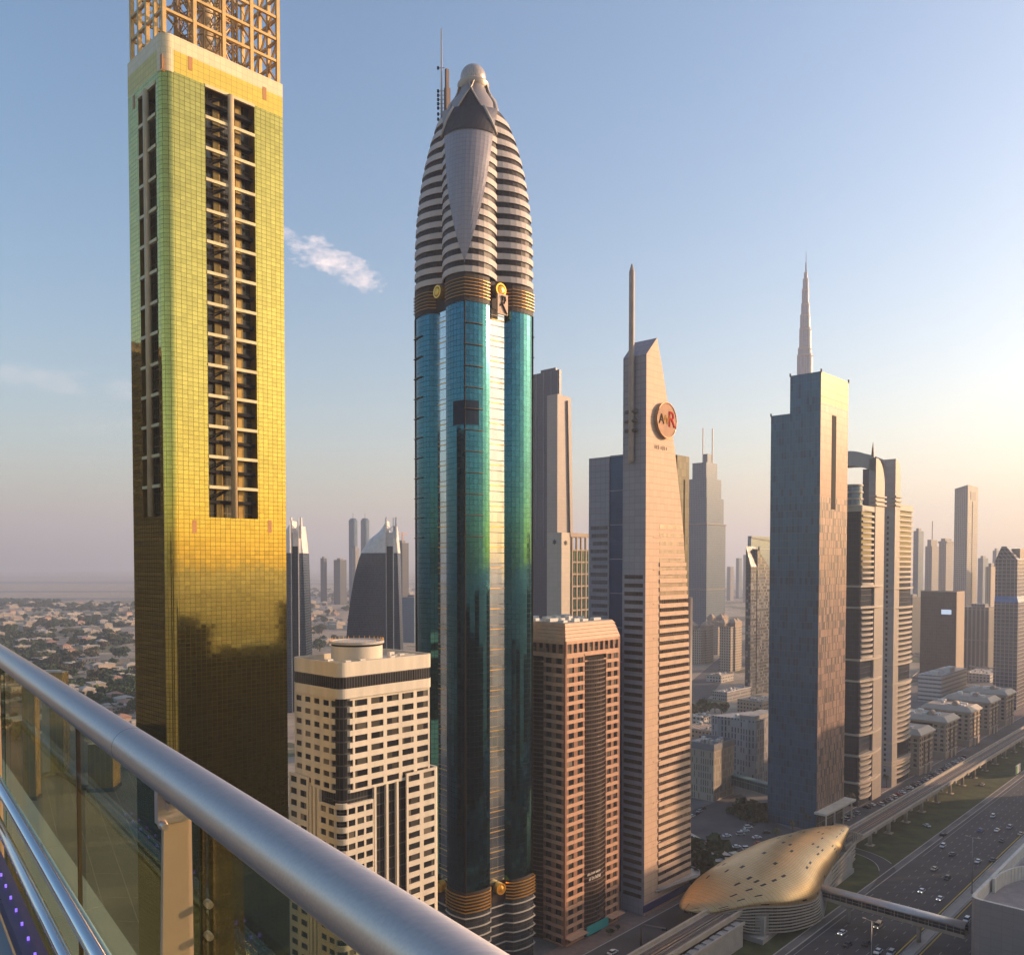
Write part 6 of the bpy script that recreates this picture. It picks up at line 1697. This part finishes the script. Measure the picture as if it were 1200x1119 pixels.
def car(P,heading,col,kind,lab,group,cat='car',lights=False,name=None):
    key=(col,kind)
    if key not in cache:
        b,g,w,L,Wd=car_mesh(kind); mats=[paint[col]]
        hl=MB(); hl.box(L/2-.05,L/2+.02,0,.3,.62,.78); tlm=MB(); tlm.box(-L/2-.02,-L/2+.05,0,.3,.68,.85)
        cache[key]=(b.mesh('body',mats),g.mesh('cabin_glass',cglass),w.mesh('wheel',tyre),hl.mesh('headlight',lampw if True else paint['white']),tlm.mesh('tail_lamp',lampr),L,Wd)
    b,g,w,hl,tlm,L,Wd=cache[key]
    t=thing(name or {'sedan':'car','suv':'sport_utility_car','van':'van'}[kind],lab,cat if kind!='van' else 'van',P,heading,group)
    def add(nm,me,loc=(0,0,0)):
        o=bpy.data.objects.new(nm,me); COL.objects.link(o); o.parent=t; o.location=loc
    add('body',b); add('window',g)
    for x in (-L*.3,L*.31):
        for y in (-Wd/2+.1,Wd/2-.1): add('wheel',w,(x,y,0))
    if lights:
        for y in (-Wd/2+.1,Wd/2-.42): add('headlight',hl,(0,y,0)); add('tail_lamp',tlm,(0,y,0))
    return t
hr=rz_road
hw=[(1151,920,'beige','sedan','taxi-coloured beige car farthest up the highway'),(1163.5,957,'white','suv','white off-roader in the second lane below the far taxi'),(1149,974,'blue','sedan','small blue car at the left of a group of three'),(1168.5,973.5,'white','sedan','white car between the blue and the silver one'),(1183,970,'silver','suv','silver car at the right of a group of three'),
 (1174,986,'dark','sedan','dark grey car just below the silver one'),(1196,978,'beige','sedan','beige car at the right edge beside the yellow line'),(1105,992,'white','suv','white off-roader waiting where the slip road joins'),(1116,1002,'dark','sedan','dark car in the first lane right of the slip road merge'),(1146,1010,'white','sedan','white car alone in the middle of the highway'),
 (1163,1008.5,'black','sedan','black car beside the yellow line'),(1095,1019,'beige','sedan','orange-beige taxi near the left edge of the highway'),(1110,1030,'black','suv','black off-roader right of the taxi'),(1080,1045,'white','sedan','white car left of a pair above the footbridge'),(1101.5,1054,'white','sedan','white car right of a pair above the footbridge'),
 (987,1094,'white','sedan','white car just below the station, left of the van'),(1029,1086,'beige','van','beige van just below the footbridge'),(993,1108,'dark','sedan','dark car behind the white one below the station'),(1015,1107,'black','sedan','black car between the van and the lower white cars'),(1029,1116,'white','sedan','white car at the bottom edge of the highway'),(1044,1118,'silver','suv','silver car at the bottom edge beside the white one'),
 (1133,1079,'white','suv','white car in the far carriageway beside the corner building')]
for i,(px,py,c,k,lab) in enumerate(hw):
    P=G(px,py,.06); car(P,hr+PI+R(rnd.uniform(-2,2)),c,k,lab,'vehicles on the highway',lights=i in (13,14,16,15))
car(G(1086,968,.08),R(100),'white','sedan','white car on the slip road under the viaduct','vehicles on the highway'); car(G(1105,979,.08),R(40),'black','sedan','black car on the bend of the slip road','vehicles on the highway')
park=[(852,980,'white','sedan','white car, leftmost in the front pair of the car park'),(868,978,'silver','suv','silver car second from left in the car park'),(873,974,'white','sedan','white car third from left in the car park'),(877,970,'white','suv','white off-roader at the back of the car park row'),(887,982,'white','sedan','white car alone in the middle of the car park'),(889,989,'red','sedan','red car parked in the car park behind the station'),(863,993,'white','sedan','white car at the front edge of the car park'),(875,995,'white','suv','white off-roader at the front edge of the car park'),(880,967,'dark','suv','dark car under the trees of the car park'),(898,976,'black','sedan','black car at the right of the car park'),
      (811,957,'white','sedan','white car nearest the wedge tower in the car park corner'),(816,954,'dark','sedan','dark car second in the corner beside the wedge tower'),(820,951,'silver','sedan','silver car third in the corner beside the wedge tower'),(824,948,'dark','sedan','dark car last in the corner beside the wedge tower'),(718,1117,'white','sedan','white police-like car on the service road at the bottom edge')]
for px,py,c,k,lab in park: car(G(px,py,.09),R(10)+rnd.uniform(-.1,.1) if px>840 else hr,c,k,lab,'cars in the car park')
ords=['first','second','third','fourth','fifth','sixth','seventh','eighth','ninth','tenth','eleventh','twelfth','13th','14th','15th','16th','17th','18th','19th','20th','21st','22nd','23rd','24th']
cc_=['white','dark','silver','white','red','white','silver','white','dark','white','blue','white','silver','dark','white','white','dark','silver','white','black','white','silver','white','dark']
for i in range(24):
    s=505+i*7.2; car(SW(s,-177.5,.07),hr+R(62),cc_[i],'suv' if i%3==0 else 'sedan',f'{cc_[i]} car, {ords[i]} from the near end of the long parked row below the beige blocks','cars parked in the long row')
for i in range(10):
    s=432+i*7.6
    if i in (3,7): continue
    car(SW(s,-181,.07),hr+R(70),cc_[(i*5)%24],'sedan' if i%2 else 'suv',f'{cc_[(i*5)%24]} car, {ords[i]} parked from the dark glass tower toward the banded towers','cars parked by the towers')
for i,(s,c) in enumerate(((452,'white'),(470,'dark'),(498,'white'))): car(SW(s,-169,.07),hr,c,'sedan',f'{c} car driving on the service road, {ords[i]} from the station end','cars driving on the service road')
# lamp masts
polem=plain('pole_grey',(.3,.3,.3),.4,.5)
def lamp(P,h,lab):
    t=thing('street_lamp',lab,'street lamp',P,hr,'highway lamp masts')
    m=MB(); m.tube([(0,0,0),(0,0,h)],[.22,.12],8); m.build('pole',polem,t)
    for s in (-1,1):
        m=MB(); m.bar((0,0,h),(0,s*2.4,h+.3),.14); ar_=m.build('arm',polem,t)
        m=MB(); m.box(-.25,.25,s*1.9,s*2.9,h+.22,h+.42); m.build('lamp_head',louvre,ar_)
    m=MB(); m.box(-.4,.4,-.4,.4,0,1.2); m.build('base',concrete,t)
lamp(SW(277+3,-100.8,0),24,'tall lamp mast in the median crossing the footbridge'); lamp(SW(395,-100.8,0),24,'tall lamp mast in the median above the footbridge'); lamp(SW(520,-100.8,0),24,'tall lamp mast in the median farther up the highway')
# billboard + kiosk on the verge
t=thing('verge_billboard','small white and green billboard on the lawn beside the highway','sign',G(1193,908),hr); m=MB(); m.box(-6,6,-.3,.3,1.6,7); m.build('panel',plain('bill_white',(.6,.6,.55),.6),t); m=MB(); m.box(-6,-2.5,-.4,-.3,1.6,7); m.build('green_panel',plain('bill_green',(.15,.3,.1),.6),t)
for x in (-5,5): m=MB(); m.box(x-.2,x+.2,-.2,.2,0,1.6); m.build('post',polem,t)
# service road gantry arm
t=thing('gantry_arm','dark bent-arm gantry on the service road near the wedge tower','post',G(751,1108),hr+R(-60)); m=MB(); m.tube([(0,0,0),(0,0,7.5),(.6,0,8),(9,0,7.2)],.35,8); m.build('pole',plain('gantry_grey',(.12,.11,.1),.5),t); m=MB(); m.box(7.5,9.5,-.6,.6,6.7,7.3); m.build('head',black,t)

# ================= blocks added out of frame, placed and sized for their shade and reflections =================
bk=0
for (s,w,dx,dy,h,mt) in ((100,-4,38,30,118,far_grey),(146,2,40,30,112,far_dark),(196,0,36,28,96,far_dark),(240,6,40,30,120,far_dark),(290,0,34,30,86,far_dark),(450,0,44,28,70,far_dark),(500,14,50,30,112,far_grey),(562,20,50,30,116,far_dark),(640,8,52,30,168,far_dark),(715,0,50,30,138,far_dark),(885,0,110,30,135,far_grey),(1065,0,110,30,135,far_dark),(-90,-70,44,34,150,far_dark),(20,-300,54,34,205,far_dark)):
    t=thing('unseen_block',['sandy tower','dark glass tower','grey tower'][bk%3]+f' added out of view for shade and reflections, {ords[bk]} of its row','building',SW(s,w),hr); m=MB(); m.box(0,dx,-dy,0,0,h); m.build('wall',mt,t); m=MB(); m.box(4,dx-4,-dy+4,-4,h,h+4); m.build('roof_plant',far_grey,t); bk+=1

# ================= balcony =================
e=Vector((.7987,.6017,0)); d=Vector((-.6017,.7987,0))
Mb=Matrix(((d.x,e.x,0,0),(d.y,e.y,0,0),(0,0,1,0),(0,0,0,1)))   # local: x = along rail (away), y = outward, z up
def bthing(name,lab,cat):
    o=thing(name,lab,cat); o.matrix_world=Mb.copy() if False else Matrix.Identity(4); return o
def T_(p): return Vector((d.x*p[0]+e.x*p[1],d.y*p[0]+e.y*p[1],p[2]))
class BM(MB):
    def build(m,*a,**k):
        m.v=[tuple(T_(p)) for p in m.v]; m.f=[tuple(reversed(f)) for f in m.f]; m.uv=[u[::-1] for u in m.uv]; return MB.build(m,*a,**k)
ZR=H-.394; YR=.444; ZD=H-1.52
bal=bthing('balcony_railing','brushed steel handrail with tan posts and tinted glass panels across the foreground','railing')
m=BM(); m.tube([(-2.2,YR,ZR),(12,YR,ZR)],.0405,40); m.build('handrail',None,bal) if False else None
def rail_mat():
    m_,nt,b=nodes('rail_steel'); n=N(nt); g=n.geo()
    mp=nt.nodes.new('ShaderNodeMapping'); mp.inputs['Rotation'].default_value=(0,0,-math.atan2(d.y,d.x)); mp.inputs['Scale'].default_value=(3,260,260)
    n.link(g['Position'],mp.inputs[0])
    o=n.noise(1.0,mp.outputs[0],3)[0]; n.link(n.ramp(o,[(.3,(.60,.50,.44)),(.7,(.68,.57,.50))]),b.inputs['Base Color'])
    b.inputs['Metallic'].default_value=1; n.link(n.m('ADD',n.m('MULTIPLY',o,.12),.34),b.inputs['Roughness'])
    return m_
RM=rail_mat()
m=BM(); m.tube([(-2.2,YR,ZR),(12,YR,ZR)],.0398,48); hr_o=m.build('handrail',RM,bal)
for q in (1.95,4.4): m=BM(); m.tube([(q,YR,ZR),(q+.0015,YR,ZR)],.03995,48); m.build('seam',black,hr_o)
tanp=plain('tan_post',(.50,.36,.24),.42,.35,var=.05,scale=6)
glassm,nt,b=nodes('tinted_glass'); nt.nodes.remove(b); n=N(nt)
tr=nt.nodes.new('ShaderNodeBsdfTransparent'); tr.inputs[0].default_value=(.74,.77,.66,1); gl=nt.nodes.new('ShaderNodeBsdfGlossy'); gl.inputs[0].default_value=(.9,.9,.85,1); gl.inputs['Roughness'].default_value=.03
fr=nt.nodes.new('ShaderNodeFresnel'); fr.inputs[0].default_value=1.5; mx=nt.nodes.new('ShaderNodeMixShader'); n.link(n.m('ADD',n.m('MULTIPLY',fr.outputs[0],.22),.01),mx.inputs[0]); n.link(tr.outputs[0],mx.inputs[1]); n.link(gl.outputs[0],mx.inputs[2]); n.link(mx.outputs[0],nt.nodes['Material Output'].inputs[0])
zg1=ZR-.055
xp0=1.36
# posts every 1.36 m: first at px~205
px_post=(lambda kx: (YR/(.7987*kx+.6017)))(K(205))   # depth
xpost=(Vector((K(205)*px_post,px_post,0))).dot(d)
xs_=[xpost-2.2,xpost,xpost+2.9,xpost+5.8,xpost+8.7]
yj=YR/(.7987*K(70)+.6017); xj=Vector((K(70)*yj,yj,0)).dot(d)
for x in xs_:
    m=BM(); zt_=ZR-.03
    m.face([(x,YR-.024,zt_),(x,YR+.024,zt_),(x,YR+.030,ZD),(x,YR-.046,ZD)]); m.face([(x+.014,YR-.024,zt_),(x+.014,YR-.046,ZD),(x+.014,YR+.030,ZD),(x+.014,YR+.024,zt_)])
    m.face([(x,YR-.024,zt_),(x,YR-.046,ZD),(x+.014,YR-.046,ZD),(x+.014,YR-.024,zt_)]); m.face([(x,YR+.024,zt_),(x+.014,YR+.024,zt_),(x+.014,YR+.030,ZD),(x,YR+.030,ZD)])
    p=m.build('post',tanp,bal)
    m=BM(); m.box(x-.004,x+.018,YR-.036,YR+.020,ZR-.078,ZR-.02); m.box(x-.03,x+.03,YR-.024,YR+.024,ZR-.05,ZR-.036); m.build('bracket',RM,p)
    for zz in (ZR-.078,):
        m=BM(); m.tube([(x-.022,YR-.028,zz),(x-.004,YR-.028,zz)],[.006,.009],10); m.build('bolt',RM,p)
    for zz in (ZR-.24,ZR-.30):
        m=BM(); m.tube([(x-.02,YR+.05,zz),(x,YR+.05,zz)],.007,8); m.build('bolt',RM,p)
    m=BM(); m.box(x+.018,x+.026,YR+.012,YR+.03,ZD,ZR-.06); m.build('gasket',black,bal)
for a,b_ in zip(xs_,xs_[1:]):
    mid=xj if a==xpost else (a+b_)/2
    for (u0,u1) in ((a+.03,mid-.004),(mid+.004,b_-.012)):
        m=BM(); m.box(u0,u1,YR+.036,YR+.046,ZD+.02,zg1); m.build('glass_panel',glassm,bal)
    m=BM(); m.box(mid-.003,mid+.003,YR+.035,YR+.047,ZD+.02,zg1); m.build('joint',plain('joint_dark',(.05,.03,.03),.5),bal)
# deck, ledge, tower under the balcony
ht2=bthing('viewpoint_tower','tower carrying the balcony, its pale coping ledge just outside the glass','building')
m=BM(); m.box(-14,9,-30,.74,0,ZD-.08); m.build('wall',far_dark,ht2)
m=BM(); m.box(-14,9,-30,YR+.1,ZD-.015,ZD); m.build('terrace_floor',plain('terrace_tile',(.25,.24,.23),.5),ht2)
cop=plain('coping',(.27,.33,.35),.5,var=.06,scale=3)
for k in range(-4,9):
    m=BM(); m.box(k*1.0+.004,k*1.0+.996,YR+.1,.79,ZD-.06,ZD+.03); m.build('coping_stone',cop,ht2)
lr=bthing('light_rail','low chrome tube rail with violet LED strip at the lower left','railing')
m=BM(); m.tube([(.6,.362,H-.80),(5.2,.362,H-.80),(5.5,.36,H-.84)],.019,24); m.build('tube',plain('chrome',(.75,.73,.7),.12,1,var=.02),lr)
m=BM(); m.tube([(.6,.318,H-.835),(5.2,.318,H-.835)],.014,20); m.build('tube',MATS['chrome'],lr)
m=BM(); m.box(.6,5.2,.255,.30,H-.90,H-.86); m.build('channel',plain('violet_channel',(.10,.07,.13),.4,.3),lr)
led=emis('violet_led',(.22,.05,1.0),.6)
for k in range(13): m=BM(); m.box(1.9+k*.1,1.905+k*.1,.273,.278,H-.86,H-.852); m.build('diode',led,lr)
m=BM(); m.box(.6,5.2,.06,.25,H-1.5,H-.9); m.build('plinth',plain('plinth_grey',(.3,.3,.3),.6),lr)

# ================= haze and clouds =================
m=MB(); m.box(-9000,6500,-1500,24000,-1.5,905)
hz=m.build('haze',None); hz['kind']='stuff'; hz['label']='warm dusty evening air over the whole city'; hz['category']='haze'
hm=bpy.data.materials.new('haze'); hm.use_nodes=True; nt=hm.node_tree; nt.nodes.remove(nt.nodes['Principled BSDF'])
pv=nt.nodes.new('ShaderNodeVolumePrincipled'); pv.inputs['Color'].default_value=(.62,.67,.79,1); pv.inputs['Density'].default_value=HAZE; pv.inputs['Anisotropy'].default_value=.27
nt.links.new(pv.outputs[0],nt.nodes['Material Output'].inputs['Volume']); hz.data.materials.clear(); hz.data.materials.append(hm)
